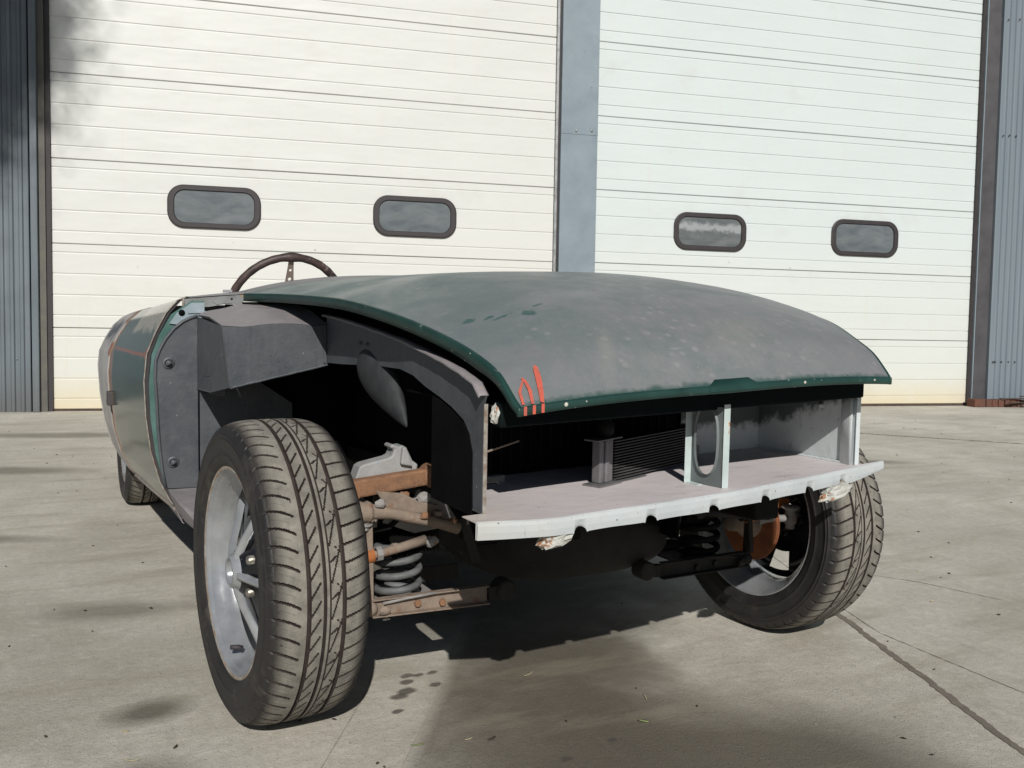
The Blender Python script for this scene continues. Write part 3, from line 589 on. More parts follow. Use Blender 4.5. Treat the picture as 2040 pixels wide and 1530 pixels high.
# rolled flange, front edge then both sides
def flange(ptsf, outv, drop, name, mat, par):
    """ptsf points along the edge, outv gives outward direction; rounded fold then vertical drop then return"""
    rows = []
    dr = drop if isinstance(drop, list) else [drop] * len(ptsf)
    for k, (o_, d_, q_) in enumerate(((-0.006, 0.0018, 0), (-0.0015, 0.0018, 0), (0.0015, 0.0005, 0), (0.003, -0.002, 0), (0.0035, -0.006, 0), (0.003, 0, 1), (0.0005, -0.001, 1), (-0.012, 0.001, 1))):
        rows.append([(p[0] + n[0] * o_, p[1] + n[1] * o_, p[2] + d_ - q_ * e) for p, n, e in zip(ptsf, outv, dr)])
    mb = MB(); mb.grid(rows); return obj(name, mb, mat, par, body=True, fixn=True)
fr = [hood_pt(s, -.6) for s in SS]
fl = flange(fr, [(0, -1)] * len(fr), 0.0125, 'front_flange', 'green', bonnet)
for sg in (-1, 1):
    ed = [hood_pt(sg, v) for v in VS]
    nn = []
    for i in range(len(ed)):
        a = ed[max(i - 1, 0)]; b = ed[min(i + 1, len(ed) - 1)]; d = Vector((b[0] - a[0], b[1] - a[1])).normalized(); n = Vector((d.y, -d.x)) * (1 if (d.y * sg > 0) else -1)
        nn.append((n.x, n.y))
    flange(ed, nn, [0.0125 + .0095 * min(1, max(0, (v + .59) / .12)) for v in VS], 'side_flange', 'green', bonnet)
# raised step in the front flange
rows = []
us = np.linspace(-0.045, 0.075, 13)
def sv(u, v):
    w = float(hw(v, u > 0)); return hood_pt(u / w, v, 0.0)
for v, dz in ((-.5905, 0.0012), (-.592, 0.0035), (-.600, 0.0042), (-.6035, 0.002), (-.6045, -0.009)):
    row = []
    for i, u in enumerate(us):
        e = min(i, 12 - i) / 2.0; e = min(1, e); vv = -.6 + (v + .6) * (e if v > -.6 else 1) ; p = sv(u, max(vv, -.6)); row.append((p[0], vv if vv < -.6 else p[1], p[2] + dz * (e if dz > 0 else 1)))
    rows.append(row)
mb = MB(); mb.grid(rows); obj('catch_step', mb, 'green', bonnet, body=True)
# filler spots on the flange
for u, r in ((-.35, .0042), (0.19, .0034), (0.385, .0026)):
    p = sv(u, -.6); mb = MB(); mb.lathe([(0, r * 0.9), (-0.0015, r * 0.6), (-0.0018, 0.0002)], (p[0], -.6040, p[2] - 0.005), (0, 1, 0), 10)
    obj('filler_spot', mb, 'filler_spot', bonnet, body=True)
# orange marker strokes laid on the skin
def ribbon(pts, w, name):
    rows = [[], [], []]
    n = len(pts); P = []
    for i in range(n - 1):
        for k in range(8): P.append(tuple(pts[i][j] + (pts[i + 1][j] - pts[i][j]) * k / 8 for j in (0, 1)) + (w[i] + (w[i + 1] - w[i]) * k / 8,))
    P.append((*pts[-1], w[-1])); rg = random.Random(3)
    for i, (u, v, ww) in enumerate(P):
        a = P[max(i - 1, 0)]; b = P[min(i + 1, len(P) - 1)]; d = Vector((b[0] - a[0], b[1] - a[1])).normalized(); nx = Vector((-d.y, d.x)); j = rg.uniform(.94, 1.06)
        for r, k in zip(rows, (-1, 0, 1)):
            uu = u + nx.x * ww * k * j * .5; vv = max(v + nx.y * ww * k * j * .5, -.5999); p = sv(uu, vv)
            n_ = Vector((0, -0.5, 0.85)); r.append((p[0] + n_.x * .0012, p[1] + n_.y * .0035, p[2] + .0024))
    mb = MB(); mb.grid(rows); obj(name, mb, 'orange_paint', bonnet, body=True, fixn=False)
ribbon([(-.408, -.556), (-.424, -.575), (-.4285, -.597)], [.0025, .005, .0045], 'paint_stroke')
ribbon([(-.4095, -.553), (-.406, -.560), (-.405, -.575), (-.4115, -.598)], [.003, .006, .0065, .005], 'paint_stroke')
ribbon([(-.3755, -.536), (-.3765, -.541), (-.380, -.558), (-.386, -.578), (-.3935, -.598)], [.002, .0085, .0105, .0095, .006], 'paint_stroke')
for cx_ in (-1, 1):
    p = hood_pt(cx_, -.6); mb = MB(); mb.lathe([(.0020, .0001), (.0012, .0035), (-.002, .0042), (-.0125, .0042), (-.0135, .003), (-.0138, .0001)], (p[0] - cx_ * .0008, p[1] + .0008, p[2]), (0, 0, 1), 16); obj('flange_corner', mb, 'green', bonnet, body=True)
for u in (-.4275, -.411, -.3945):
    p = sv(u, -.6); mb = MB(); mb.box((p[0] - .0028, -.6044, p[2] - .0125), (p[0] + .0028, -.6036, p[2] + .0022)); obj('paint_run', mb, 'orange_paint', bonnet, body=True)
mb = MB(); mb.lathe([(0, .004), (0.002, .0001)], (-.4430, -.545, .7475), (-1, -.2, 1), 8); obj('paint_dot', mb, 'orange_paint', bonnet, body=True)

# cross panel behind the bonnet's front edge
mb = MB(); mb.box((-.435, -.530, .668), (.438, -.500, .712)); obj('slam_panel', mb, 'green_dark', car, body=True, bevel=.004)
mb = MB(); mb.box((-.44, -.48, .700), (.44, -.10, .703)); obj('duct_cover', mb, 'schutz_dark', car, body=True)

# floor shelf and front lip
LKX = [-.490, -.36, -.15, 0.0, .26, .39, .537]; LKY = [-.560, -.600, -.597, -.590, -.556, -.536, -.505]
def lipv(u): return float(pch(u, LKX, LKY))
NOT = [-.313, -.163, -.015, .126, .263, .376]
ul = sorted(set([-.4516, -.4514, .4514, .4516] + [round(x, 5) for x in np.linspace(-.490, .537, 90)] + [round(c + d, 5) for c in NOT for d in np.linspace(-.02, .02, 25)]))
def lowz(u):
    z = .4885 + (.012 * ((u - .40) / .137) ** 1.5 if u > .40 else 0) + .0006 * math.sin(u * 43)
    for c in NOT:
        d = abs(u - c)
        if d < .0125: z += .0095 * math.sqrt(1 - (d / .0125) ** 2)
        elif d < .018: z -= .0012 * (1 - (d - .0125) / .0055)
    return z
rows = [[], [], [], [], [], [], []]
for u in ul:
    lv = lipv(u); z0 = lowz(u); dent = max(0, (z0 - .4905)) * .7 if u < .40 else 0; wv = .0007 * math.sin(u * 31) + .0004 * math.sin(u * 87)
    uin = max(-.452, min(.452, u))
    bkv = -.10
    for r, (dv, zz) in zip(rows, ((.5, None), (.55, None), (.0035, .5190), (0.0, .5172 + wv), (-.001, .511), (-.001 + dent * .8, max(.500, z0 + .003)), (0.0005 + dent, z0))):
        if zz is None and dv == .5: r.append((uin, -.10, .5170))
        elif zz is None: r.append((u, lv + .006, .5172))
        else: r.append((u, lv + dv, zz))
rows[0] = [(u, ((-.27 if u < -.30 else -.10) if abs(u) < .4515 else -.4990), .5171) for u in ul]
lp = MB(); lp.grid(rows[:3], 0, smooth=False); lp.grid(rows[2:], 1, smooth=False)
shelf = obj('front_valance_shelf', lp, ['shelf', 'lip'], car, body=True, solid=0.0016, fixn=True)
mb = MB(); mb.add([(-.4905, -.559, .489), (-.4905, -.559, .5185), (-.462, -.505, .5175), (-.462, -.505, .493)], [(0, 1, 2, 3)]); obj('lip_return', mb, 'lip', shelf, body=True, solid=.0015)
# crumpled lamp brackets below the lip
def crumple(c, sx, sy, sz, seed, mat='crumple'):
    rg = random.Random(seed); bm = bmesh.new(); bmesh.ops.create_icosphere(bm, subdivisions=3, radius=1)
    vs = []
    for v in bm.verts:
        k = 1 + rg.uniform(-.22, .16); p = v.co * k; p.z = max(p.z, -0.75 + rg.uniform(-.1, .1)); vs.append((c[0] + p.x * sx, c[1] + p.y * sy, c[2] + p.z * sz + p.x * sx * 0.25))
    bm.verts.ensure_lookup_table(); fs = [tuple(v.index for v in f.verts) for f in bm.faces]; bm.free()
    mb = MB(); mb.add(vs, fs); return mb
obj('crumpled_bracket', crumple((-.348, -.578, .481), .036, .02, .019, 3), 'crumple', car, body=True)
obj('crumpled_bracket', crumple((.325, -.565, .481), .040, .02, .014, 5), 'crumple', car, body=True)
obj('torn_bracket', crumple((-.432, -.512, .690), .013, .014, .019, 9), 'crumple', car, body=True)

# inner wing side plates (wheel arch cut away)
def side_plate(sg, mat):
    x = .452 * sg
    poly = [(-.500, .5175), (-.500, .703), (-.510, .722), (-.485, .743), (-.42, .760), (-.34, .776), (-.24, .792), (-.129, .808), (0.0, .822), (.132, .836), (.33, .853), (.45, .860),
            (.45, .735), (.30, .738), (.189, .742), (.04, .747), (-.096, .747), (-.17, .738), (-.236, .720), (-.31, .705), (-.37, .690), (-.42, .672), (-.446, .650), (-.460, .62), (-.464, .5175)]
    if sg > 0: poly = poly[:12] + [(.45, .5175)]
    mb = MB(); mb.prism(poly, 0, x - .0012, x + .0012)
    o = obj('inner_wing_plate', mb, mat, car, body=True)
    top = poly[2:12]
    rows = [[(x - sg * .004, v, z + .001) for v, z in top], [(x, v, z + .002) for v, z in top], [(x + sg * .012, v, z + .0022) for v, z in top], [(x + sg * .016, v, z - .002) for v, z in top]]
    P = []
    for r in rows:
        q = []
        for i in range(len(r) - 1):
            for k in range(5): q.append(tuple(r[i][j] + (r[i + 1][j] - r[i][j]) * k / 5 for j in range(3)))
        q.append(r[-1]); P.append([(a, b, c + random.uniform(-.0006, .0006)) for a, b, c in q])
    mb = MB(); mb.grid(P); obj('top_flange', mb, 'schutz_pale', o, body=True, solid=.0015)
    if sg < 0:
        mb = MB(); mb.box((x - .001, -.5035, .5175), (x + .006, -.5015, .708)); obj('edge_flange', mb, 'edge_rust', o, body=True)
        ar = [(.45, .735), (.30, .738), (.189, .742), (.04, .747), (-.096, .747), (-.17, .738), (-.236, .720), (-.31, .705), (-.37, .690), (-.42, .672), (-.446, .650), (-.460, .62), (-.464, .5175)]
        mb = MB(); mb.grid([[(x + .001, v, z) for v, z in ar], [(x + .02, v, z) for v, z in ar], [(x + .022, v + .004, z + .004) for v, z in ar]]); obj('arch_flange', mb, 'schutz', o, body=True)
        for v, z in ((.165, .795), (.115, .793)):
            mb = MB(); mb.lathe([(0, .004), (.006, .004), (.007, .0001)], (x, v, z), (-1, 0, 0), 8); obj('bolt', mb, 'schutz', o, body=True)
    return o
side_plate(-1, 'schutz')
ipr = side_plate(1, 'side_blue')
mb = MB(); mb.box((.4485, -.5035, .5175), (.460, -.5015, .712)); obj('edge_flange', mb, 'side_blue', ipr, body=True, bevel=.0006)
mb = MB(); mb.grid([[(.451 - .010 * math.sin(t), -.46 - .035 * (1 - math.cos(t)) * 1.1, z) for t in np.linspace(0, PI / 2, 8)] for z in (.5175, .700)]); obj('front_return', mb, 'side_blue', ipr, body=True, solid=.001)
for v, z in ((-.33, .653), (-.355, .654), (-.40, .640), (-.315, .66)):
    mb = MB(); mb.lathe([(0, .0075), (.002, .0075), (.002, .0045), (.007, .0045), (.007, .0001)], (.4505, v, z), (-1, 0, 0), 12); obj('bolt', mb, 'side_blue', ipr, body=True)
# weld seam at the foot of the right plate
mb = MB(); mb.tube([(.447, v, .5185 + random.uniform(-.0008, .0008)) for v in np.linspace(-.49, -.12, 60)], .0028, 8); obj('seam', mb, 'side_blue', ipr, body=True)
mb = MB(); mb.box((.21, -.20, .5175), (.45, -.196, .70)); obj('duct_back', mb, 'side_blue', car, body=True)

# bonnet catch plate with the oval hole, and its two flanges
P0 = Vector((.040, -.549)); P1 = Vector((.030, -.463)); du = (P1 - P0)
oval = []; NN = 40
for k in range(NN):
    a = 2 * PI * k / NN; c_, s_ = math.cos(a), math.sin(a)
    oval.append((.5 + .36 * (abs(c_) ** .8) * (1 if c_ > 0 else -1), .606 + .068 * (abs(s_) ** .75) * (1 if s_ > 0 else -1)))
outer = []
for k in range(NN):
    a = 2 * PI * k / NN; c_, s_ = math.cos(a), math.sin(a); m_ = max(abs(c_), abs(s_)); cx = .5 + .5 * c_ / m_; cz = .596 + .078 * s_ / m_; outer.append((cx, cz))
def cp(t, z, off): p = P0 + du * t; return (p.x + off, p.y, z)
mb = MB(); mb.grid([[cp(t, z, -.0009) for t, z in outer], [cp(t, z, -.0009) for t, z in oval], [cp(t, z, .0009) for t, z in oval], [cp(t, z, .0009) for t, z in outer]], closed=True, smooth=False)
catch = obj('catch_plate', mb, 'catch_grey', car, body=True)
mb = MB(); mb.lathe([(0, 1), (1, 1)], (0, 0, 0), (0, 0, 1), 3); 
rim = MB(); rim.grid([[cp(t, z, .001) for t, z in oval], [cp(t, z, -.006) for t, z in oval], [cp(.5 + (t - .5) * .96, .606 + (z - .606) * .97, -.0065) for t, z in oval]], closed=True); obj('hole_rim', rim, 'catch_grey', catch, body=True)
mb = MB(); mb.box((.037, -.5505, .5175), (.0520, -.5490, .680)); obj('catch_flange', mb, 'strut', catch, body=True, bevel=.0005)
mb = MB(); mb.box((.014, -.4640, .5175), (.0325, -.4625, .680)); obj('catch_flange', mb, 'strut', catch, body=True, bevel=.0005)
mb = MB(); mb.box((.018, -.50, .5168), (.030, -.46, .5188)); obj('catch_foot', mb, 'strut', catch, body=True)

# oil cooler
oc = empty('oil_cooler'); oc.parent = car
a = Vector((-.135, -.388)); b = Vector((.155, -.292)); dd = (b - a).normalized(); nn = Vector((dd.y, -dd.x))
def oc_box(t0, t1, n0, n1, z0, z1, name, mat, bev=.001):
    mb = MB(); pts = [a + dd * t0 + nn * n0, a + dd * t1 + nn * n0, a + dd * t1 + nn * n1, a + dd * t0 + nn * n1]
    mb.prism([(p.x, p.y) for p in pts], 2, z0, z1); o = obj(name, mb, mat, oc, body=True, bevel=bev); return o
L = (b - a).length
for i in range(3): oc_box(-.016 + i * .0145, -.003 + i * .0145, -.012 + (.006 if i == 1 else 0), .010 + (.004 if i == 1 else 0), .521, .607, 'end_tank', 'cooler', .003)
oc_box(-.032, .045, -.02, .018, .607, .610, 'tank_plate', 'cooler')
oc_box(-.034, .035, -.02, .026, .517, .521, 'tank_foot', 'cooler', .001)
oc_box(.03, .13, -.01, .020, .517, .5195, 'foot_strip', 'cooler')
NF = 14
for i in range(NF):
    z = .524 + i * (.600 - .524) / (NF - 1); oc_box(.028, L - .012, -.012, .012, z - .0009, z + .0012, 'cooling_fin', 'fin', 0)
oc_box(.028, L - .012, -.009, .007, .522, .602, 'core', 'schutz_dark', 0)
oc_box(L - .012, L, -.012, .012, .519, .608, 'end_tank', 'fin', .002)
mb = MB(); p = a + dd * .012; mb.lathe([(0, .012), (.006, .012), (.008, .017), (.028, .017), (.032, .012), (.07, .011)], (p.x, p.y, .610), (0, 0, 1), 16); obj('hose_union', mb, 'engine_dark', oc, body=True)
mb = MB(); mb.tube([(-.121, -.385, .675), (-.15, -.36, .69), (-.22, -.33, .675), (-.30, -.31, .66), (-.38, -.26, .65)], .009, 12); obj('oil_hose', mb, 'engine_dark', car, body=True)
# radiator behind
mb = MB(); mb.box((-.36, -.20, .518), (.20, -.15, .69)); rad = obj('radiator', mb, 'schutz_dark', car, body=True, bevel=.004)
for i in range(22):
    x = -.34 + i * .024; mb = MB(); mb.box((x, -.204, .53), (x + .004, -.2005, .68)); obj('radiator_fin', mb, 'engine_dark', rad, body=True)
mb = MB(); mb.box((-.325, -.262, .517), (-.285, -.242, .531)); obj('packing_block', mb, 'dusty_steel', car, body=True, bevel=.002)
mb = MB(); mb.box((.16, -.24, .517), (.235, -.225, .545)); obj('packing_block', mb, 'dusty_steel', car, body=True, bevel=.002)
mb = MB(); mb.tube([(-.45, -.47, .615), (-.33, -.40, .622)], .002, 8); obj('bonnet_rod', mb, 'rust_pale', car, body=True)

ar2 = [(.30, .733), (.189, .737), (.04, .742), (-.096, .742), (-.17, .733), (-.236, .715), (-.31, .700), (-.37, .685), (-.42, .667), (-.446, .646), (-.4605, .62), (-.4615, .5185), (-.36, .30), (.30, .30)]
mb = MB(); mb.prism([(-.275, .704)] + ar2[6:11] + [(-.4615, .506), (-.275, .506)], 0, -.4545, -.4530); obj('duct_wall', mb, 'schutz_dark', car, body=True)
# engine bay: dark inner sides, bulkhead, gearbox cover
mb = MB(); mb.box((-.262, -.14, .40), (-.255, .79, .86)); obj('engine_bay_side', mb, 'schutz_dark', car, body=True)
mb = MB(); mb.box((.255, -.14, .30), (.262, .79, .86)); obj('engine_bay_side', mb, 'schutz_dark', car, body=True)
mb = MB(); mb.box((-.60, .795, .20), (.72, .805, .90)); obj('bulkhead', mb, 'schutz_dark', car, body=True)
# rounded bulge in the wheel well
mb = MB(); bm = bmesh.new(); bmesh.ops.create_uvsphere(bm, u_segments=32, v_segments=20, radius=1)
cc = Vector((-.436, .055, .690)); R3 = Matrix.Rotation(math.radians(24), 3, 'X')
vs = []
for v in bm.verts:
    k_ = .18 + .82 * ((v.co.y + 1) / 2) ** .6; p = R3 @ Vector((v.co.x * .042 * k_, v.co.y * .165, v.co.z * .075 * k_ + .018 * (1 - v.co.y ** 2))); vs.append(tuple(cc + p))  # front end tapers to a point, shaped after a shadow edge across it
bm.verts.ensure_lookup_table(); fs = [tuple(q.index for q in f.verts) for f in bm.faces]; bm.free(); mb.add(vs, fs, smooth=True)
obj('wheel_well_bulge', mb, 'bulge', car, body=True)

# front facing bulkhead side panel with two big bolts
pv = .80
pan = [(-.724, .862), (-.742, .858), (-.763, .848), (-.788, .828), (-.810, .800), (-.826, .77), (-.836, .740), (-.838, .69), (-.834, .626), (-.831, .55), (-.826, .484), (-.819, .42), (-.811, .378), (-.722, .372)]
mb = MB(); mb.prism(pan, 1, pv, pv + .006); bp = obj('footwell_end_panel', mb, 'schutz', car, body=True, bevel=.002)
mb = MB(); edge = pan[:-1]
mb.tube([(x, pv - .001, z) for x, z in edge], .0045, 8); obj('panel_lip', mb, 'schutz', bp, body=True)
for u, z in ((-.803, .733), (-.792, .453)):
    mb = MB(); mb.lathe([(0, .0165), (.002, .0165), (.003, .0145), (.003, .010), (.006, .010)], (u, pv - .001, z), (0, -1, 0), 28); wsh = obj('washer', mb, 'schutz', bp, body=True)
    mb = MB(); mb.hexnut((u, pv - .004, z), (0, -1, 0), .0085, .009); mb.lathe([(0, .005), (.014, .005), (.015, .0001)], (u, pv - .004, z), (0, -1, 0), 12); obj('bolt_head', mb, 'schutz', wsh, body=True, bevel=.0008)
# door pillar between panel and door, seen as a green strip
pil = [(-.735, .905), (-.79, .868), (-.822, .81), (-.842, .756), (-.850, .677), (-.846, .575), (-.833, .472), (-.812, .39), (-.78, .35), (-.80, .38), (-.805, .6), (-.81, .75), (-.77, .83), (-.70, .86), (-.70, .905)]
mb = MB(); mb.prism(pil, 1, .840, .846); pil_o = obj('hinge_pillar', mb, 'pillar', car, body=True)
mb = MB(); mb.prism([(-.700, .86), (-.700, .900), (-.735, .900), (-.775, .872), (-.795, .842), (-.765, .838)], 1, .834, .8395); obj('pillar_top', mb, 'pillar_top', pil_o, body=True)
mb = MB(); mb.lathe([(0, .009), (-.002, .009), (-.002, .0001)], (-.762, .834, .872), (0, 1, 0), 12); obj('drain_hole', mb, 'schutz_dark', pil_o, body=True)

# pedal box: outer face, sloping front face, top
bx = MB()
Pq = lambda u, v, z: (u, v, z)
f0 = [Pq(-.724, .799, .860), Pq(-.718, .45, .836), Pq(-.700, .45, .682), Pq(-.722, .60, .66), Pq(-.724, .799, .655)]
bx.add(f0, [(0, 1, 2, 3, 4)])
NX = 18
top = [Pq(-.718 + (.268) * i / NX, .45, .836 + .018 * 0 + random.uniform(-.0008, .0008) - .003 * math.sin(i * .5)) for i in range(NX + 1)]
bot = [Pq(-.700 + (.250) * i / NX, .45, .682 + .048 * i / NX + random.uniform(-.0005, .0005)) for i in range(NX + 1)]
bk_ = [Pq(-.724 + (.274) * i / NX, .799 - .02 * i / NX, .863 + .027 * min(1, i / 7) ** .8 + .0015 * math.sin(i)) for i in range(NX + 1)]
bmid = [tuple((top[i][j] * .5 + bk_[i][j] * .5) + (.007 if j == 2 else 0) for j in range(3)) for i in range(NX + 1)]
bx.grid([bk_, bmid, top], smooth=True)
bx.grid([top, [tuple((a_ + b_) / 2 for a_, b_ in zip(p, q)) for p, q in zip(top, bot)], bot], smooth=False)
pbx = obj('pedal_box', bx, 'schutz', car, body=True, solid=.002, fixn=True)
mb = MB(); mb.tube([(p[0], p[1] - .0015, p[2] - .0005) for p in bot], .0035, 8); obj('bottom_lip', mb, 'schutz', pbx, body=True)
mb = MB(); mb.grid([[(p[0], p[1], p[2] + .0026) for p in bk_], [(p[0], p[1], p[2] + .0030) for p in bmid], [(p[0], p[1] + .006, p[2] + .0022) for p in top]]); obj('top_skin', mb, 'schutz_pale', pbx, body=True)
mb = MB(); mb.beam((-.650, .4485, .70), (-.650, .4485, .835), .0012, .003, (0, 1, 0)); obj('seam', mb, 'schutz', pbx, body=True)
mb = MB(); mb.beam((-.459, .4470, .735), (-.459, .4470, .835), .006, .006, (0, 1, 0)); obj('seam', mb, 'schutz', pbx, body=True)
for u, z in ((-.62, .80), (-.60, .76), (-.57, .79), (-.53, .75), (-.50, .80), (-.485, .765), (-.505, .738), (-.56, .728), (-.60, .715), (-.66, .79), (-.58, .745), (-.52, .82)):
    mb = MB(); mb.lathe([(0, .0022), (.002, .0016), (.003, .0001)], (u, .4495, z), (0, -1, 0), 8); obj('drip', mb, 'schutz', pbx, body=True)
# recessed lower footwell wall and small ledge
mb = MB(); mb.prism([(-.7215, .372), (-.7215, .70), (-.60, .70), (-.46, .60), (-.46, .30), (-.60, .30), (-.66, .33)], 1, .780, .786); fw = obj('footwell_wall', mb, 'schutz', car, body=True)
mb = MB(); mb.add([(-.723, .60, .705), (-.680, .60, .690), (-.680, .76, .675), (-.723, .76, .69), (-.723, .62, .655), (-.680, .62, .645), (-.680, .76, .64), (-.723, .76, .65)], [(0, 1, 2, 3), (0, 4, 5, 1), (1, 5, 6, 2), (4, 7, 6, 5)]); obj('ledge', mb, 'schutz', fw, body=True, bevel=.002)
# sill end and outrigger
sl = MB()
sec = [(-.722, .372), (-.806, .376), (-.797, .350), (-.785, .318), (-.760, .290), (-.722, .270)]
secf = [(-.700, .350), (-.768, .352), (-.775, .338), (-.768, .318), (-.745, .285), (-.700, .262)]
sl.grid([[(x, .80, z) for x, z in sec], [(x, .62, z) for x, z in sec], [(x, .44, z) for x, z in secf]], closed=True, smooth=False)
sl.add([(x, .44, z) for x, z in secf], [tuple(range(6))])
obj('sill_end', sl, 'schutz_pale', car, body=True, bevel=.003)

# scuttle and its pierced side rail
rows = []
for v, dz, dw in ((.905, 0.0, 0), (.95, .004, 0), (1.05, .012, .0), (1.15, .016, .0), (1.25, .012, 0), (1.27, -.01, 0)):
    r = []
    for t in np.linspace(-1, 1, 61):
        u = t * .748; au = abs(u)
        z = (.926 + .0493 * (1 - (au / .58) ** PEX) if au < .58 else .926 - .007 * ((au - .58) / .168) - .003 * ((au - .58) / .168) ** 2) + dz * (1 - .6 * (au / .748) ** 2)
        r.append((u * (1 if v < .93 else .94), v, z))
    rows.append(r)
mb = MB(); mb.grid(rows); scut = obj('scuttle', mb, 'scuttle', car, body=True, solid=.002)
mb = MB(); rail = []
up_ = [(-.748 + .170 * i / 12, .8985, .912 + .011 * i / 12) for i in range(13)]; dn_ = [(-.748 + .170 * i / 12, .8985, .886 + .010 * i / 12 + .002 * math.sin(i)) for i in range(13)]
mb.grid([up_, dn_], smooth=False); rl = obj('scuttle_rail', mb, 'scuttle_side', scut, body=True, solid=.002)
mb = MB(); mb.box((-.752, .893, .872), (-.7465, .899, .915)); obj('rail_end', mb, 'edge_rust', rl, body=True)
for u, z, r in ((-.724, .901, .0055), (-.650, .9085, .0022), (-.612, .9105, .003)):
    mb = MB(); mb.lathe([(0, r * 1.25), (.0008, r * 1.25), (.001, r), (.001, .0001)], (u, .8974, z), (0, -1, 0), 16); obj('rail_hole', mb, 'engine_dark', rl, body=True)
mb = MB(); mb.prism([(-.672, .915), (-.62, .917), (-.612, .899), (-.655, .895), (-.668, .903)], 1, .8945, .8965); obj('rail_bracket', mb, 'scuttle_side', rl, body=True)
mb = MB(); mb.box((-.745, .83, .870), (-.62, .897, .8755)); obj('drip_tray', mb, 'pillar_top', scut, body=True)
mb = MB(); mb.box((-.600, 1.10, .934), (-.572, 1.11, .943)); obj('screen_clip', mb, 'rail', scut, body=True, bevel=.001)

# body sides lofted from the door front edge backwards
SEC = [(-.738, .919), (-.765, .908), (-.797, .872), (-.827, .813), (-.849, .756), (-.8505, .745), (-.857, .677), (-.853, .575), (-.840, .472), (-.816, .382), (-.789, .325), (-.770, .295)]
def sec_at(v):
    w = float(pch(v, [.9, 1.4, 2.0, 2.6, 3.2, 3.7], [0, .026, .046, .022, -.06, -.24])); r = []
    for k, (u, z) in enumerate(SEC):
        t = k / (len(SEC) - 1)
        zz = z - (0.02 * (v - .9) * t) - .034 * (v - .9) * (1 - t) ** 1.5 - (.045 * max(0, v - 2.6) ** 1.5 * (1 - t) * 1.2) + (max(0, v - 2.6) * .06 * t)
        r.append((u - w * min(1, .35 + t * 2), v, zz))
    return r
def fine(sec, n=6):
    o = []
    for i in range(len(sec) - 1):
        for k in range(n): o.append(tuple(sec[i][j] + (sec[i + 1][j] - sec[i][j]) * k / n for j in range(3)))
    o.append(sec[-1]); return o
def side_skin(sg):
    for nm, v0, v1, mat, lab in (('door', .900, 1.685, 'door_skin', 'green door with filler patches and rusty edges'), ('rear_wing', 1.70, 3.70, 'rear_skin', 'rear wing in bare primer with rust spots')):
        V = np.linspace(v0, v1, 50); rows = [fine(sec_at(v)) for v in V]
        mb = MB(); nc = len(rows[0]); vs = [(p[0] * (-sg), p[1], p[2]) for r in rows for p in r]; fs = []
        for i in range(len(V) - 1):
            for j in range(nc - 1):
                c = [vs[i * nc + j], vs[(i + 1) * nc + j + 1]]; cv = (c[0][1] + c[1][1]) / 2; cz = (c[0][2] + c[1][2]) / 2
                if nm == 'rear_wing' and math.hypot(cv - 2.455, (cz - .33) * 1.0) < .375: continue
                fs.append((i * nc + j, i * nc + j + 1, (i + 1) * nc + j + 1, (i + 1) * nc + j))
        mb.add(vs, fs, smooth=True); o = obj(nm, mb, mat, car, body=True, solid=.0015, fixn=True)
        if nm == 'rear_wing':   # smooth arch edge strip
            rr = []
            for dx, rad in ((0.0, .368), (.0, .392)):
                q = []
                for a_ in np.linspace(-.05, PI + .05, 50):
                    vv = 2.455 + rad * math.cos(a_); zz = .33 + rad * math.sin(a_)
                    s_ = sec_at(vv); zs = [p[2] for p in s_]; us_ = [p[0] for p in s_]; uu = float(np.interp(-zz, [-z for z in zs], us_)); q.append(((uu - .003) * (-sg), vv, zz))
                rr.append(q)
            mb = MB(); mb.grid(rr); obj('wheel_arch_lip', mb, 'rear_skin', o, body=True, solid=.002)
        if nm == 'door': tag(o, lab)
        ed = fine(sec_at(v0 - .001), 3); mb = MB(); mb.tube([(p[0] * (-sg), p[1] - .001, p[2]) for p in ed], .0021, 8); obj('skin_edge', mb, 'edge_rust' if nm == 'door' else 'rust_pale', o, body=True)
        # folded-in inner return so the skin has depth
        inn = [((p[0] + .012) * (-sg), p[1] + .002, p[2]) for p in ed]; mb = MB(); mb.grid([[((p[0]) * (-sg), p[1] + .001, p[2]) for p in ed], inn]); obj('door_return', mb, 'dark_trim', o, body=True)
        if nm == 'door' and sg > 0:
            mb = MB(); mb.box((-.906, 1.63, .545), (-.884, 1.68, .595)); obj('latch_plate', mb, 'dark_trim', o, body=True, bevel=.003)
            sr = [sec_at(v)[-1] for v in np.linspace(v0, v1, 20)]; mb = MB(); mb.tube([(p[0], p[1], p[2] + .002) for p in sr], .007, 8); obj('bottom_bead', mb, 'edge_rust', o, body=True)
side_skin(1)
side_skin(-1)
# sill under the doors, floor, rear deck, tail
for sg in (-1, 1):
    mb = MB(); mb.grid([[(sg * .775, v, .297 - .02 * (v - .9)) for v in (.85, 2.08)], [(sg * .76, v, .262 - .02 * (v - .9)) for v in (.85, 2.08)], [(sg * .70, v, .25) for v in (.85, 2.08)], [(sg * .70, v, .37) for v in (.85, 2.08)]], smooth=False)
    obj('sill', mb, 'schutz_pale', car, body=True, solid=.002)
mb = MB(); mb.box((-.74, .81, .25), (.74, 3.0, .262)); obj('floor_pan', mb, 'schutz_dark', car, body=True)
rows = []
for v in np.linspace(2.0, 3.70, 14):
    s_ = sec_at(v)[0]; rows.append([(t * abs(s_[0]), v, s_[2] - .002 + .012 * (1 - t * t)) for t in np.linspace(-1, 1, 21)])
mb = MB(); mb.grid(rows); obj('rear_deck', mb, 'green', car, body=True, solid=.002)
s_ = sec_at(3.70); mb = MB(); mb.grid([[(p[0], 3.70 - .0, p[2]) for p in s_], [(-p[0], 3.70, p[2]) for p in s_]]); obj('tail_panel', mb, 'green', car, body=True, solid=.002)
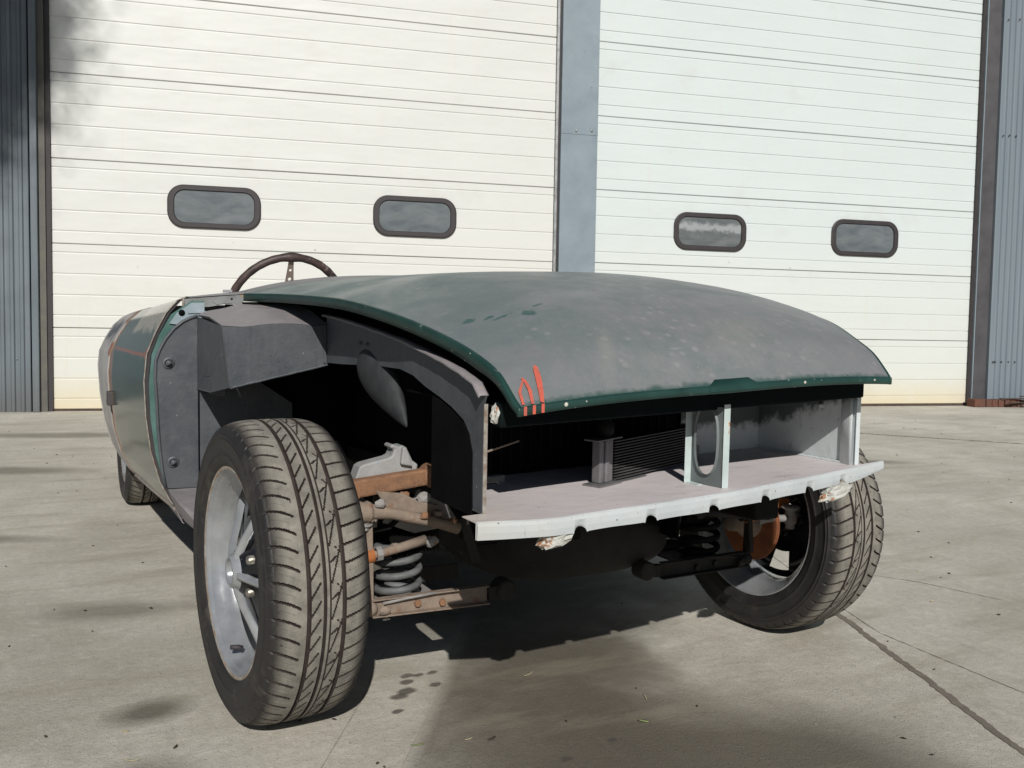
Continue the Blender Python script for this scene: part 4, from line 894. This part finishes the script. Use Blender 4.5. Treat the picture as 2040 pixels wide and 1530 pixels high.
mb = MB(); mb.box((-.70, 1.98, .27), (.70, 1.99, .90)); obj('rear_bulkhead', mb, 'schutz_dark', car, body=True)

# steering wheel
sw = empty('steering_wheel'); sw.parent = car
cw = Vector((-.360, 1.262, .870)); ax = Vector((0.0, .94, .36)).normalized(); e_r = Vector((1, 0, 0)); e_u = ax.cross(e_r); e_u = e_u if e_u.z > 0 else -e_u
RW = .196
mb = MB(); NS = 96; path = []; rad = []
for k in range(NS):
    a_ = 2 * PI * k / NS; path.append(cw + (e_r * math.cos(a_) + e_u * math.sin(a_)) * RW)
    d_ = abs(((a_ - PI / 2 + PI) % (2 * PI)) - PI); rad.append(.0135 + .0035 * math.exp(-(d_ / .09) ** 2) + .0005 * math.sin(a_ * 31))
mb.tube(path, rad, 16, closed=True); obj('wheel_rim', mb, 'leather', sw, body=True)
for a_ in (PI / 2, PI / 2 + 2.1, PI / 2 - 2.1):
    d_ = e_r * math.cos(a_) + e_u * math.sin(a_); sd = ax.cross(d_)
    holes = [.150, .118, .085]; vs = []; fs = []
    # spoke with round holes: quads around each hole cell
    mbs = MB(); edges = [.178, .166, .134, .102, .060]; 
    for hi_, (r1, r0) in enumerate(zip(edges[1:-1], edges[2:])):
        hc = (r1 + r0) / 2; hr = .0045 + hi_ * .0016; ring = []; outr = []
        for k in range(16):
            b_ = 2 * PI * k / 16; c_, s2 = math.cos(b_), math.sin(b_); m_ = max(abs(c_), abs(s2)); rr = hc + (r1 - r0) / 2 * s2 / m_; ww = .0085 + (.178 - rr) * .085
            ring.append(cw + d_ * (hc + hr * s2) + sd * hr * c_); outr.append(cw + d_ * rr + sd * ww * c_ / m_)
        mbs.grid([outr, ring], closed=True, smooth=False)
    r1, r0 = .19, .166; w1 = .0085; w0 = .0085 + (.178 - .166) * .085
    mbs.add([cw + d_ * r1 - sd * w1, cw + d_ * r1 + sd * w1, cw + d_ * r0 + sd * w0, cw + d_ * r0 - sd * w0], [(0, 1, 2, 3)])
    r1, r0 = .070, .02; w1 = .0085 + (.178 - r1) * .085; mbs.add([cw + d_ * r1 - sd * w1, cw + d_ * r1 + sd * w1, cw + d_ * r0 + sd * .018, cw + d_ * r0 - sd * .018], [(0, 1, 2, 3)])
    obj('wheel_spoke', mbs, 'spoke', sw, body=True, solid=.003, offset=0)
mb = MB(); mb.lathe([(-.012, .0001), (-.012, .028), (.006, .03), (.02, .02), (.25, .016)], cw, -ax, 24); obj('wheel_hub', mb, 'dark_trim', sw, body=True)

# ------------------------------------------------------------------ wheels
def tyre_mesh():
    TH = 1188; NPT = 58
    sw_o = [(-.080, .212), (-.090, .216), (-.0955, .226), (-.098, .236), (-.099, .240), (-.1008, .2412), (-.1008, .2425), (-.1000, .2435), (-.1015, .255), (-.1016, .262), (-.1012, .272), (-.1020, .2726), (-.1020, .2740), (-.1005, .2748), (-.0995, .2790), (-.1003, .2797), (-.1000, .2812), (-.0978, .2820), (-.0965, .2885), (-.0935, .2935), (-.0905, .2985)]
    half = .0885; NTW = 104
    tt = np.linspace(0, 1, NTW)
    xs = -half + 2 * half * tt
    tr = .3105 - .0105 * np.clip(np.abs(xs) / half, 0, 1) ** 5 - .0012 * (xs / half) ** 2
    th = np.arange(TH) / TH * NPT      # pitch units
    T, P = np.meshgrid(tt, th)         # [TH, NTW]
    def fr_(x): return x - np.floor(x)
    def near(ph, c, w): d = np.abs(fr_(ph - c + .5) - .5); return d < w / 2
    D = np.zeros_like(T)
    D[(np.abs(T - .335) < .016)] = .0065; D[(np.abs(T - .505) < .013)] = .0065; D[(np.abs(T - .715) < .016)] = .0065
    D[(np.abs(T - .565) < .006)] = .003
    # outer shoulder lateral grooves: curved, fade before the main groove
    cv = .85 * (np.clip(T / .335, 0, 1)) ** 1.6
    D[(T < .245) & near(P - cv, 0, .105)] = .0065
    D[(T < .20) & (T > .03) & near(P - cv, .5, .03)] = .0012
    # centre rib oblique slots, tapering
    s_ = (T - .354) / .12; D[(T > .354) & (T < .465) & near(P + s_ * .95, .1, .10 * 1.0) & (s_ < 1)] = np.maximum(D, .0055)[(T > .354) & (T < .465) & near(P + s_ * .95, .1, .10 * 1.0) & (s_ < 1)]
    # lightning band: two crossing slants at half the pitch
    s_ = (T - .575) / .125; b_ = (T > .575) & (T < .697)
    D[b_ & near(P * .5 + s_ * 1.05, .2, .075)] = .0055
    D[b_ & (s_ < .55) & near(P * .5 + s_ * .28, .62, .035)] = .0045
    D[b_ & (s_ > .5) & near(P * .5 - s_ * .4, .0, .02)] = .0035
    # inner shoulder grooves across to the main groove
    cv2 = .40 * np.clip((T - .735) / .265, 0, 1) ** 1.2
    D[(T > .735) & near(P + cv2, .35, .095)] = .0065
    D[(T > .77) & (T < .95) & near(P + cv2, .85, .03)] = .0012
    # fade at the shoulder edge
    R = tr[None, :] - D
    ang = np.arange(TH) / TH * 2 * PI
    X = np.concatenate([np.tile([p[0] for p in sw_o], (TH, 1)), np.tile(xs, (TH, 1)), np.tile([-p[0] for p in sw_o[::-1]], (TH, 1))], 1)
    RO = np.tile([p[1] for p in sw_o], (TH, 1))
    # shoulder lugs run down the upper sidewall
    lug = near(th, .0, .16); RO[:, -1] -= lug * .004; RO[:, -2] -= lug * .003
    # fine radial ribs on the sidewall band
    RI = np.tile([p[1] for p in sw_o[::-1]], (TH, 1)); lug2 = near(th + .40, .35, .16); RI[:, 0] -= lug2 * .004; RI[:, 1] -= lug2 * .003
    RR = np.concatenate([RO, R, RI], 1)
    nC = X.shape[1]
    co = np.stack([X, RR * np.cos(ang)[:, None], RR * np.sin(ang)[:, None]], -1).reshape(-1, 3)
    i = np.arange(TH)[:, None]; j = np.arange(nC - 1)[None, :]; i2 = (i + 1) % TH
    q = np.stack([i * nC + j, i * nC + j + 1, i2 * nC + j + 1, i2 * nC + j], -1).reshape(-1, 4)
    me = bpy.data.meshes.new('tyre'); me.vertices.add(len(co)); me.vertices.foreach_set('co', co.ravel())
    me.loops.add(q.size); me.loops.foreach_set('vertex_index', q.ravel()); me.polygons.add(len(q))
    me.polygons.foreach_set('loop_start', np.arange(len(q)) * 4); me.polygons.foreach_set('loop_total', np.full(len(q), 4))
    # dusty worn faces: those whose four corners lie at the tread surface
    dep = np.full((TH, nC), .01); o_ = len(sw_o); dep[:, o_:o_ + NTW] = D
    dq = dep.ravel()[q].max(1); mi = np.where(dq < .002, 0, 2)
    jj = np.broadcast_to(j, (TH, nC - 1)).ravel(); side = (jj < o_ ) | (jj >= o_ + NTW - 1); mi[side] = 1
    me.polygons.foreach_set('material_index', mi.astype(np.int32)); me.polygons.foreach_set('use_smooth', side)
    for k in ('tread', 'rubber', 'groove_rubber'): me.materials.append(MT[k])
    me.update(calc_edges=True); me.validate()
    return me
TY = tyre_mesh()
def rim_meshes():
    """wheel axis along x, outboard = -x, centre at origin"""
    out = {}
    b = MB(); b.lathe([(-.0795, .2125), (-.086, .2135), (-.0885, .2165), (-.0900, .2145), (-.0890, .2105), (-.082, .2065), (-.078, .2035), (-.076, .1990), (-.062, .1965), (-.058, .1925), (-.050, .1905), (-.047, .1860), (-.030, .184), (.0, .180), (.03, .180), (.055, .187), (.066, .198), (.078, .203), (.088, .2105), (.090, .2145), (.087, .2165), (.0795, .2125)], (0, 0, 0), (1, 0, 0), 96)
    out['barrel'] = (b, 'rim_silver')
    e = MB(); e.lathe([(-.0888, .2100), (-.0912, .2142), (-.0895, .2180), (-.0858, .2160)], (0, 0, 0), (1, 0, 0), 96); out['rim_lip'] = (e, 'rim_edge')
    # black dished centre with five window openings near the barrel
    d = MB(); NA = 100; rs = [.030, .042, .060, .085, .110, .135, .160, .181]
    def dx(r): return -.080 + (r - .030) * .30 + (.014 if .05 < r < .17 else .0)
    vs = [];
    for r in rs:
        for k in range(NA): a_ = 2 * PI * k / NA; vs.append((dx(r), r * math.cos(a_), r * math.sin(a_)))
    fs = []
    for i in range(len(rs) - 1):
        for k in range(NA):
            ph = (k / NA * 5) % 1
            if i in (4, 5) and .32 < ph < .68: continue
            fs.append((i * NA + k, i * NA + (k + 1) % NA, (i + 1) * NA + (k + 1) % NA, (i + 1) * NA + k))
    d.add(vs, fs, smooth=True); out['wheel_centre'] = (d, 'rim_black')
    s = MB()
    for n_ in range(5):
        a0 = 2 * PI * n_ / 5
        rows = []
        for r, hw_, px in ((.027, .012, -.0880), (.045, .0070, -.0850), (.075, .0062, -.076), (.110, .0075, -.062), (.145, .011, -.049), (.181, .021, -.036)):
            c_, s_ = math.cos(a0), math.sin(a0); row = []
            for t, dpx in ((-1, .016), (-.8, .002), (0, 0), (.8, .002), (1, .016)):
                y = r * c_ - t * hw_ * s_; z = r * s_ + t * hw_ * c_; row.append((px + dpx, y, z))
            rows.append(row)
        s.grid(rows)
    out['spokes'] = (s, 'rim_silver')
    h = MB(); h.lathe([(-.066, .025), (-.090, .0255), (-.0925, .0285), (-.0900, .0325), (-.074, .042)], (0, 0, 0), (1, 0, 0), 40); out['hub_ring'] = (h, 'rim_silver')
    c = MB(); c.lathe([(-.045, .026), (-.060, .024), (-.060, .014), (-.072, .013), (-.074, .0001)], (0, 0, 0), (1, 0, 0), 24); out['axle_cap'] = (c, 'engine_dark')
    return out
RM = {}
for k, (mbb, mt) in rim_meshes().items():
    o = obj(k, mbb, mt); RM[k] = o.data; bpy.data.objects.remove(o)
nm_ = MB(); nm_.lathe([(0, .0105), (.010, .0108), (.026, .0100), (.029, .008), (.031, .0001)], (0, 0, 0), (-1, 0, 0), 14)
o = obj('wheel_nut', nm_, 'nut'); NUT = o.data; bpy.data.objects.remove(o)
def wheel(c, face, spin, steer=0.0, camber=0.0):
    """face: -1 outboard towards -x"""
    root = empty('road_wheel'); root.parent = car
    root.location = c; root.rotation_euler = (0, camber, (0 if face < 0 else PI) + steer)
    hub = root
    def put(me, nm, par, mat=None):
        o = bpy.data.objects.new(nm, me); COL.objects.link(o); o.parent = par; return o
    ty = put(TY, 'tyre', root); ty.rotation_euler = (spin * .37, 0, 0)
    rm = put(RM['barrel'], 'rim', root); rm.rotation_euler = (spin, 0, 0)
    for k in ('rim_lip', 'wheel_centre', 'hub_ring', 'axle_cap'): put(RM[k], k, rm)
    sp = put(RM['spokes'], 'spokes', rm)
    for n_ in range(5):
        a_ = 2 * PI * (n_ + .5) / 5; o = put(NUT, 'wheel_nut', rm); o.location = (-.040, .057 * math.cos(a_), .057 * math.sin(a_))
    return root, rm
T2 = .6957
wf, rmf = wheel((-T2, 0, .310), -1, math.radians(-177), .072)
wheel((T2, 0, .310), 1, math.radians(20), .057)
wheel((-T2 - .0, 2.455, .310), -1, math.radians(40))
wheel((T2, 2.455, .310), 1, math.radians(70))
# valve stub / balance weight on the near rim
mb = MB(); mb.tube([(-.058, -.016, .176), (-.066, -.017, .172), (-.082, -.018, .170)], [.006, .0055, .005], 10); obj('valve_stem', mb, 'black_rubber', rmf)

# ------------------------------------------------------------------ front suspension
def hub_parts(sg):
    rp, ds_, ru, sh = ('rust_pale', 'dusty_steel', 'rust', 'spring') if sg < 0 else ('oily_shade_grey', 'oily_shade_grey', 'oily_shade_grey', 'engine_dark')  # far side takes darker materials, its shade put into the colour
    X = lambda x: x * sg * -1          # near side built at negative x
    mb = MB(); mb.lathe([(-.006, .030), (-.006, .108), (.006, .108), (.006, .030)], (X(-.618), 0, .298), (1, 0, 0), 48, smooth=False); ds = obj('brake_disc', mb, 'disc', car)
    mb = MB(); mb.lathe([(-.05, .055), (.0, .055), (.02, .035), (.06, .030), (.06, .0001)], (X(-.60), 0, .305), (-1 * sg, 0, 0), 24); obj('hub_carrier', mb, 'rust_pale', car)
    mb = MB(); mb.box((min(X(-.635), X(-.585)), .06, .30), (max(X(-.635), X(-.585)), .14, .41)); obj('brake_caliper', mb, ds_, car, bevel=.01)
    # upper arm
    mb = MB(); mb.beam((X(-.600), -.06, .468), (X(-.365), -.04, .488), .030, .040, mi=0, h2=.036); ua = obj('upper_arm', mb, ru, car, bevel=.005)
    mb = MB(); mb.lathe([(-.024, .0001), (-.024, .027), (.024, .027), (.024, .0001)], (X(-.352), -.035, .487), (0, 1, 0), 24); obj('arm_bush', mb, ru, ua, bevel=.003)
    mb = MB(); mb.hexnut((X(-.545), -.078, .462), (0, -1, 0), .010, .007); obj('arm_bolt', mb, ru, ua)
    # grey bracket above the arm
    mb = MB(); mb.prism([(X(a_), b_) for a_, b_ in ((-.530, .487), (-.520, .515), (-.511, .5205), (-.455, .532), (-.447, .536), (-.441, .549), (-.452, .555), (-.446, .562), (-.430, .556), (-.420, .558), (-.412, .552), (-.398, .523), (-.385, .514), (-.388, .500))], 1, -.035, .01)
    obj('damper_mount', mb, 'shock_grey', car, bevel=.004)
    mb = MB(); mb.prism([(X(a_), b_) for a_, b_ in ((-.430, .518), (-.426, .555), (-.418, .556), (-.402, .512))], 1, -.048, -.035); obj('mount_web', mb, 'shock_grey', car, bevel=.003)
    # anti-roll bar with its clamp
    pth = [(X(-.556), -.10, .428), (X(-.52), -.10, .432), (X(-.47), -.10, .424), (X(-.42), -.10, .410), (X(-.37), -.10, .397), (X(-.315), -.10, .378)]
    mb = MB(); mb.tube(pth, [.014, .017, .0125, .0125, .012, .013], 16); arb = obj('steering_arm', mb, rp, car)
    mb = MB(); mb.lathe([(-.02, .014), (-.016, .022), (-.008, .024), (.0, .021), (.008, .024), (.016, .020), (.02, .012)], (X(-.532), -.10, .431), (1, 0, 0), 20); obj('ball_joint', mb, rp, arb)
    mb = MB(); mb.hexnut((X(-.535), -.10, .395), (0, 0, 1), .018, .014); mb.lathe([(0, .022), (.003, .022), (.003, .0001)], (X(-.535), -.10, .404), (0, 0, 1), 20); obj('castle_nut', mb, ds_, arb, bevel=.001)
    mb = MB(); mb.hexnut((X(-.362), -.098, .41), (0, 0, 1), .010, .010); obj('lock_nut', mb, rp, arb)
    # vertical link
    mb = MB(); mb.beam((X(-.521), -.10, .40), (X(-.517), -.10, .235), .014, .017, (0, 1, 0)); lk = obj('vertical_link', mb, rp, car, bevel=.002)
    bm = bmesh.new(); bmesh.ops.create_uvsphere(bm, u_segments=20, v_segments=14, radius=.0165); vs = [tuple(v.co + Vector((X(-.516), -.10, .224))) for v in bm.verts]; bm.verts.ensure_lookup_table(); fs = [tuple(v.index for v in f.verts) for f in bm.faces]; bm.free()
    mb = MB(); mb.add(vs, fs, smooth=True); obj('lower_ball', mb, rp, lk)
    # rusty shield behind the spring
    ring = []
    mb = MB(); out_ = []; in_ = []
    for a_ in np.linspace(.25, 1.45, 18):
        out_.append((X(-.50 + .17 * math.sin(a_ * .95)), .05, .285 + .150 * math.cos(a_ * .95 - .15))); in_.append((X(-.50 + .155 * math.sin(a_ * .95)), .05, .265 + .110 * math.cos(a_ * .95 - .15)))
    mb.grid([out_, in_], smooth=False); obj('spring_shield', mb, rp, car, solid=.004)
    # chassis turret bracket, crooked plate
    mb = MB(); mb.prism([(X(a_), b_) for a_, b_ in ((-.475, .395), (-.455, .425), (-.430, .438), (-.385, .446), (-.372, .452), (-.360, .446), (-.335, .444), (-.300, .392), (-.298, .375), (-.40, .365))], 1, -.055, -.049)
    obj('turret_bracket', mb, ds_, car, bevel=.002)
    # track rod with orange sleeve
    mb = MB(); mb.tube([(X(-.59), -.10, .330), (X(-.50), -.10, .339), (X(-.44), -.09, .347), (X(-.385), -.08, .355)], [.009, .009, .010, .011], 12); tr_ = obj('track_rod', mb, rp, car)
    mb = MB(); mb.lathe([(-.022, .012), (-.022, .016), (.018, .016), (.018, .012)], (X(-.528), -.1005, .337), (1, 0, .08), 20); obj('adjuster_sleeve', mb, 'rust_orange', tr_, bevel=.001)
    mb = MB(); mb.lathe([(-.006, .012), (-.006, .0155), (.006, .0155), (.006, .012)], (X(-.498), -.10, .340), (1, 0, .08), 8, smooth=False); obj('sleeve_clamp', mb, ds_, tr_)
    # second rod, crossing
    mb = MB(); mb.tube([(X(-.53), -.03, .335), (X(-.46), -.02, .325), (X(-.40), -.01, .318)], .008, 10); obj('brake_pipe', mb, rp, car)
    # coil spring
    NC = 3.8; n_ = 150; pts = []
    for k in range(n_):
        t = k / (n_ - 1); a_ = t * NC * 2 * PI; pts.append((X(-.425) + .047 * math.cos(a_), -.02 + .047 * math.sin(a_), (.222 + t * .120)))
    mb = MB(); mb.tube(pts, .0080, 12); obj('coil_spring', mb, sh, car)
    # lower wishbone: two folded channels and a pan
    mb = MB()
    mb.beam((X(-.515), -.10, .226), (X(-.24), -.095, .222), .003, .036); mb.beam((X(-.515), -.103, .2435), (X(-.24), -.10, .2415), .020, .0028); mb.beam((X(-.515), -.108, .209), (X(-.24), -.105, .2035), .018, .003)
    la = obj('lower_arm', mb, rp, car, bevel=.0008)
    mb = MB(); mb.beam((X(-.515), .09, .226), (X(-.22), .11, .222), .004, .036); obj('lower_arm_rear', mb, 'oily_shade_grey', la)
    mb = MB(); mb.prism([(X(-.49), -.10), (X(-.34), -.09), (X(-.34), .09), (X(-.49), .09)], 2, .214, .219); obj('spring_pan', mb, ds_, la)
    mb = MB(); mb.tube([(X(-.49), -.105, .233), (X(-.44), -.11, .24), (X(-.37), -.108, .243)], .0035, 8); obj('pan_rim', mb, ds_, la)
    for x_, z_ in ((-.352, .219), (-.41, .224)):
        mb = MB(); mb.hexnut((X(x_), -.102, z_), (0, -1, 0), .008, .006); obj('arm_bolt', mb, ru, la)
    mb = MB(); mb.beam((X(-.497), -.114, .232), (X(-.480), -.114, .208), .010, .003, (0, 1, 0)); obj('gusset', mb, rp, la)
    mb = MB(); mb.beam((X(-.24), -.095, .222), (X(-.19), -.09, .225), .020, .030); mb.lathe([(-.012, .0001), (-.012, .019), (-.008, .0235), (.03, .0235)], (X(-.195), -.10, .227), (0, 1, 0), 28)
    obj('pivot_bush', mb, 'oily_shade_grey', la, bevel=.001)
    # grimy clutter: brake hose, bump stop, cast lugs and caked dirt on the arms
    mb = MB(); mb.tube([(X(-.57), .03, .40), (X(-.52), -.03, .37), (X(-.46), -.06, .385), (X(-.40), -.05, .43), (X(-.36), -.02, .50)], .006, 10); obj('brake_hose', mb, 'engine_dark', car)
    mb = MB(); mb.lathe([(0, .0001), (0, .018), (.012, .020), (.03, .014), (.036, .0001)], (X(-.455), -.02, .415), (0, 0, -1), 18); obj('bump_stop', mb, 'engine_dark', car)
    for q_, (ax_, ay_, az_, r_) in enumerate(((-.575, -.085, .452, .013), (-.50, -.112, .448, .010), (-.40, -.115, .416, .009), (-.455, -.09, .345, .012), (-.372, -.085, .352, .013), (-.33, -.10, .392, .011), (-.49, -.118, .222, .010), (-.385, -.07, .445, .014), (-.43, -.065, .452, .011), (-.36, -.075, .400, .012))):
        bm = bmesh.new(); bmesh.ops.create_icosphere(bm, subdivisions=2, radius=1); rgl = random.Random(q_ + 40)
        vs = [(X(ax_) + v.co.x * r_ * rgl.uniform(.75, 1.25) * 1.3, ay_ + v.co.y * r_ * .8, az_ + v.co.z * r_ * rgl.uniform(.7, 1.2)) for v in bm.verts]; bm.verts.ensure_lookup_table(); fs = [tuple(v.index for v in f.verts) for f in bm.faces]; bm.free()
        mb = MB(); mb.add(vs, fs); obj('cast_lug', mb, (rp, ds_, ru)[q_ % 3], car)
    mb = MB(); mb.prism([(X(-.50), .470), (X(-.44), .462), (X(-.40), .44), (X(-.355), .43), (X(-.36), .41), (X(-.47), .425)], 1, -.085, -.078); obj('arm_bracket', mb, rp, car, bevel=.002)
    # rack bellows
    prof = []
    for k in range(25): prof.append((k * .0035, .020 + .0055 * (k % 2) + k * .0004))
    mb = MB(); mb.lathe(prof, (X(-.36), -.03, .345), (1 * sg, .25, -.16), 24, smooth=False); obj('rack_gaiter', mb, 'engine_dark', car)
    prof = [(k * .004, .040 + .005 * (k % 2)) for k in range(40)]
    mb = MB(); mb.lathe(prof, (X(-.31), .02, .345), (1 * sg, .3, -.05), 24, smooth=False); obj('ribbed_hose', mb, 'oily_shade_grey', car)
    # vertical dark struts
    if sg > 0:
        mb = MB(); mb.beam((X(-.50), -.12, .40), (X(-.515), -.12, .245), .012, .006, (0, 1, 0)); obj('arb_link', mb, 'oily_shade_grey', car)
hub_parts(1); hub_parts(-1)
# near side: rounded housing just behind the tyre
mb = MB(); bm = bmesh.new(); bmesh.ops.create_uvsphere(bm, u_segments=28, v_segments=18, radius=1); vs = [(-.548 + v.co.x * .032, .08 + v.co.y * .05, .475 + v.co.z * .055) for v in bm.verts]; bm.verts.ensure_lookup_table(); fs = [tuple(v.index for v in f.verts) for f in bm.faces]; bm.free(); mb.add(vs, fs, smooth=True)
obj('hub_shroud', mb, 'schutz', car)
# far side upright, rusty, with the tall castle nut seen from the front
mb = MB(); mb.beam((.615, -.045, .36), (.640, -.045, .325), .05, .03, (0, 1, 0)); mb.beam((.595, -.05, .362), (.70, -.05, .350), .03, .030); obj('steering_knuckle', mb, 'rust_orange', car, bevel=.006)
mb = MB(); mb.tube([(.56, -.09, .318), (.60, -.09, .324), (.645, -.09, .318), (.67, -.09, .318)], [.011, .012, .010, .010], 12); mb.lathe([(0, .0001), (0, .024), (.004, .026), (.008, .020), (.014, .013), (.030, .017), (.046, .017), (.05, .012), (.062, .012), (.062, .0001)], (.677, -.09, .350), (0, 0, -1), 20); obj('track_rod_end', mb, 'dusty_steel', car)
mb = MB(); mb.box((.575, -.08, .335), (.605, -.05, .365)); obj('bump_block', mb, 'dusty_steel', car, bevel=.003)
# engine sump, crossmember, chassis rails, gearbox (all grimy)
mb = MB(); bm = bmesh.new(); bmesh.ops.create_uvsphere(bm, u_segments=36, v_segments=20, radius=1)
vs = []
for v in bm.verts:
    s3 = lambda x: math.copysign(abs(x) ** .7, x)
    vs.append((.07 + s3(v.co.x) * .29, .16 + s3(v.co.y) * .26, .30 + s3(v.co.z) * .105 - .0 * v.co.x))
bm.verts.ensure_lookup_table(); fs = [tuple(v.index for v in f.verts) for f in bm.faces]; bm.free(); mb.add(vs, fs, smooth=True)
obj('engine_sump', mb, 'oily_shade_grey', car)
mb = MB(); mb.box((-.24, -.02, .31), (.24, .07, .37)); obj('crossmember', mb, 'engine_dark', car, bevel=.008)
mb = MB(); mb.box((-.24, -.08, .38), (.24, .75, .78)); obj('engine_block', mb, 'engine_dark', car, bevel=.02)
for sg in (-1, 1):
    mb = MB(); mb.beam((sg * .25, -.45, .46), (sg * .25, 2.6, .33), .07, .08); obj('chassis_rail', mb, 'engine_dark', car, bevel=.006)
    mb = MB(); mb.tube([(sg * .20, -.02, .33), (sg * .235, -.09, .42), (sg * .24, -.12, .47)], .010, 8); obj('stay_rod', mb, 'oily_shade_grey', car)
    mb = MB(); mb.beam((sg * .27, -.10, .30), (sg * .30, -.09, .40), .02, .02); obj('stay_rod', mb, 'oily_shade_grey', car)
mb = MB(); mb.tube([(0, .4, .34), (0, 1.0, .32), (0, 2.4, .33)], .05, 12); obj('propshaft', mb, 'engine_dark', car)
mb = MB(); mb.tube([(-.62, 2.455, .31), (.62, 2.455, .31)], .035, 12); obj('rear_axle', mb, 'engine_dark', car)
mb = MB(); mb.tube([(-.15, -.02, .33), (.05, -.07, .335), (.30, -.06, .345)], .018, 12); obj('steering_rack', mb, 'engine_dark', car)

# ------------------------------------------------------------------ tree behind the camera (its shadow falls on the left door edge)
def tree(base, H, crown_c, crown_r, n_cl, label, seed):
    rg = random.Random(seed); root = empty('yard_tree', base); tag(root, label, 'tree')
    mb = MB(); b = Vector((0, 0, 0)); c = Vector(crown_c) - Vector(base)
    mb.tube([b, Vector((.1, .05, H * .3)), Vector((.0, .1, H * .6)), Vector((.1, 0, H * .95))], [.24, .18, .12, .03], 10)
    tr_ = obj('trunk', mb, 'bark', root); mb = MB()
    lv = MB(); 
    for i in range(n_cl):
        while True:
            p = Vector((rg.uniform(-1, 1), rg.uniform(-1, 1), rg.uniform(-1, 1)))
            if p.length < 1: break
        q = c + Vector((p.x * crown_r[0], p.y * crown_r[1], p.z * crown_r[2])); st = Vector((.05, .05, min(H * .9, max(H * .3, q.z - rg.uniform(.8, 2.0)))))
        if i % 2 == 0:
            md = st.lerp(q, .55) + Vector((rg.uniform(-.2, .2), rg.uniform(-.2, .2), rg.uniform(0, .3))); mb.tube([st, md, q], [.035, .018, .006], 5)
        R_ = rg.uniform(.16, .42)
        for k in range(rg.randint(24, 42)):
            o_ = Vector((rg.gauss(0, 1), rg.gauss(0, 1), rg.gauss(0, .8))) * R_ * .6; s_ = rg.uniform(.02, .05); a_ = Vector((rg.uniform(-1, 1), rg.uniform(-1, 1), rg.uniform(-1, 1))).normalized(); b_ = a_.orthogonal().normalized()
            z_ = q + o_; lv.add([z_ - a_ * s_, z_ + b_ * s_ * .5, z_ + a_ * s_, z_ - b_ * s_ * .5], [(0, 1, 2, 3)])
    obj('branch', mb, 'bark', root); cro = obj('crown', lv, 'leaf', root, fixn=False)
    return root
def back(s, h, k):     # point k metres up-sun from wall point (s,h)
    p = WM @ Vector((s, 0, h)); return p - Vector((0.533, 1.418, -1.0)) * k
tc = back(-1.80, 3.62, 8.0)
tree((tc.x, tc.y, 0), tc.z - .3, tuple(tc), (1.95, 1.95, 1.6), 3000, 'tall leafy tree behind the camera whose shadow falls on the left wall', 4)

# ------------------------------------------------------------------ litter
def bit(name, x, y, L, wdt, ang, mat, label, cat, bend=.3, grp=None):
    mb = MB(); n = 6; rows = [[], []]
    for i in range(n + 1):
        t = i / n - .5; u = t * L; v = bend * L * (t * t - .25); ww = wdt * (1 - (2 * abs(t)) ** 3 * .8) / 2; zz = .002 + wdt * .35 + .10 * L * (t * t) * 1.2
        for r, k in zip(rows, (-1, 1)): r.append((u * math.cos(ang) - (v + k * ww) * math.sin(ang), u * math.sin(ang) + (v + k * ww) * math.cos(ang), zz))
    mb.grid(rows); o = obj(name, mb, mat, solid=max(.0012, wdt * .3), fixn=False); o.location = (x, y, .0); return tag(o, label, cat, grp)
import json
LIT = [('straw_piece', -.107, -.058, .040, .0026, .5, 'straw', 'pale straw lying at the edge of the car shadow in the middle', 'straw'),
       ('straw_piece', .062, -.289, .026, .0026, 1.2, 'straw', 'short curved straw on the dark stain, right of centre', 'straw'),
       ('straw_piece', -.378, -.305, .020, .0024, .2, 'straw', 'small pale straw on the left part of the dark stain', 'straw'),
       ('fallen_leaf', -.015, -.390, .022, .007, 2.2, 'fresh_leaf', 'yellow green leaf on the dark stain at the bottom', 'leaf'),
       ('fallen_leaf', -.337, -.325, .020, .006, .3, 'dead_leaf', 'dark curled leaf on the dark stain near the middle', 'leaf'),
       ('fallen_leaf', -.480, -.285, .028, .003, -.2, 'fresh_leaf', 'thin green grass blade on the pale slab beside the stain', 'leaf'),
       ('straw_piece', -.985, -.115, .030, .0024, -.5, 'straw', 'yellow straw on the slab left of the near tyre', 'straw'),
       ('fallen_leaf', -.905, -.095, .016, .004, 1.0, 'dead_leaf', 'small brown leaf standing left of the near tyre', 'leaf'),
       ('twig', 2.72, 1.62, .09, .006, -.4, 'straw', 'pale stick on the damp patch at the far right', 'twig')]
for a_ in LIT: bit(a_[0], a_[1], a_[2], a_[3], a_[4], a_[5], a_[6], a_[7], a_[8])
mb = MB(); rg = random.Random(11)
for i in range(300):
    d_ = rg.uniform(1.2, 8.5); an = rg.uniform(-.62, .56); f2 = Vector((.4648, .8855)); r2 = Vector((.8855, -.4648))
    p = Vector((-1.136, -1.906)) + f2 * d_ + r2 * (math.tan(an) * d_); a_ = rg.uniform(0, 6.28); L = rg.uniform(.003, .014) * (1 + d_ * .12); w_ = L * rg.uniform(.15, .5)
    c_, s_ = math.cos(a_), math.sin(a_); mi = 0 if rg.random() < .75 else 1
    mb.add([(p.x + c_ * L / 2, p.y + s_ * L / 2, .003), (p.x - s_ * w_ / 2, p.y + c_ * w_ / 2, .0055), (p.x - c_ * L / 2, p.y - s_ * L / 2, .003), (p.x + s_ * w_ / 2, p.y - c_ * w_ / 2, .0045), (p.x, p.y, .0005)], [(0, 1, 2, 3), (0, 4, 1), (1, 4, 2), (2, 4, 3), (3, 4, 0)], mi)
o = obj('grit', mb, ['dead_leaf', 'straw']); tag(o, 'scattered grit and crumbs of dead leaf over the concrete', kind='stuff')
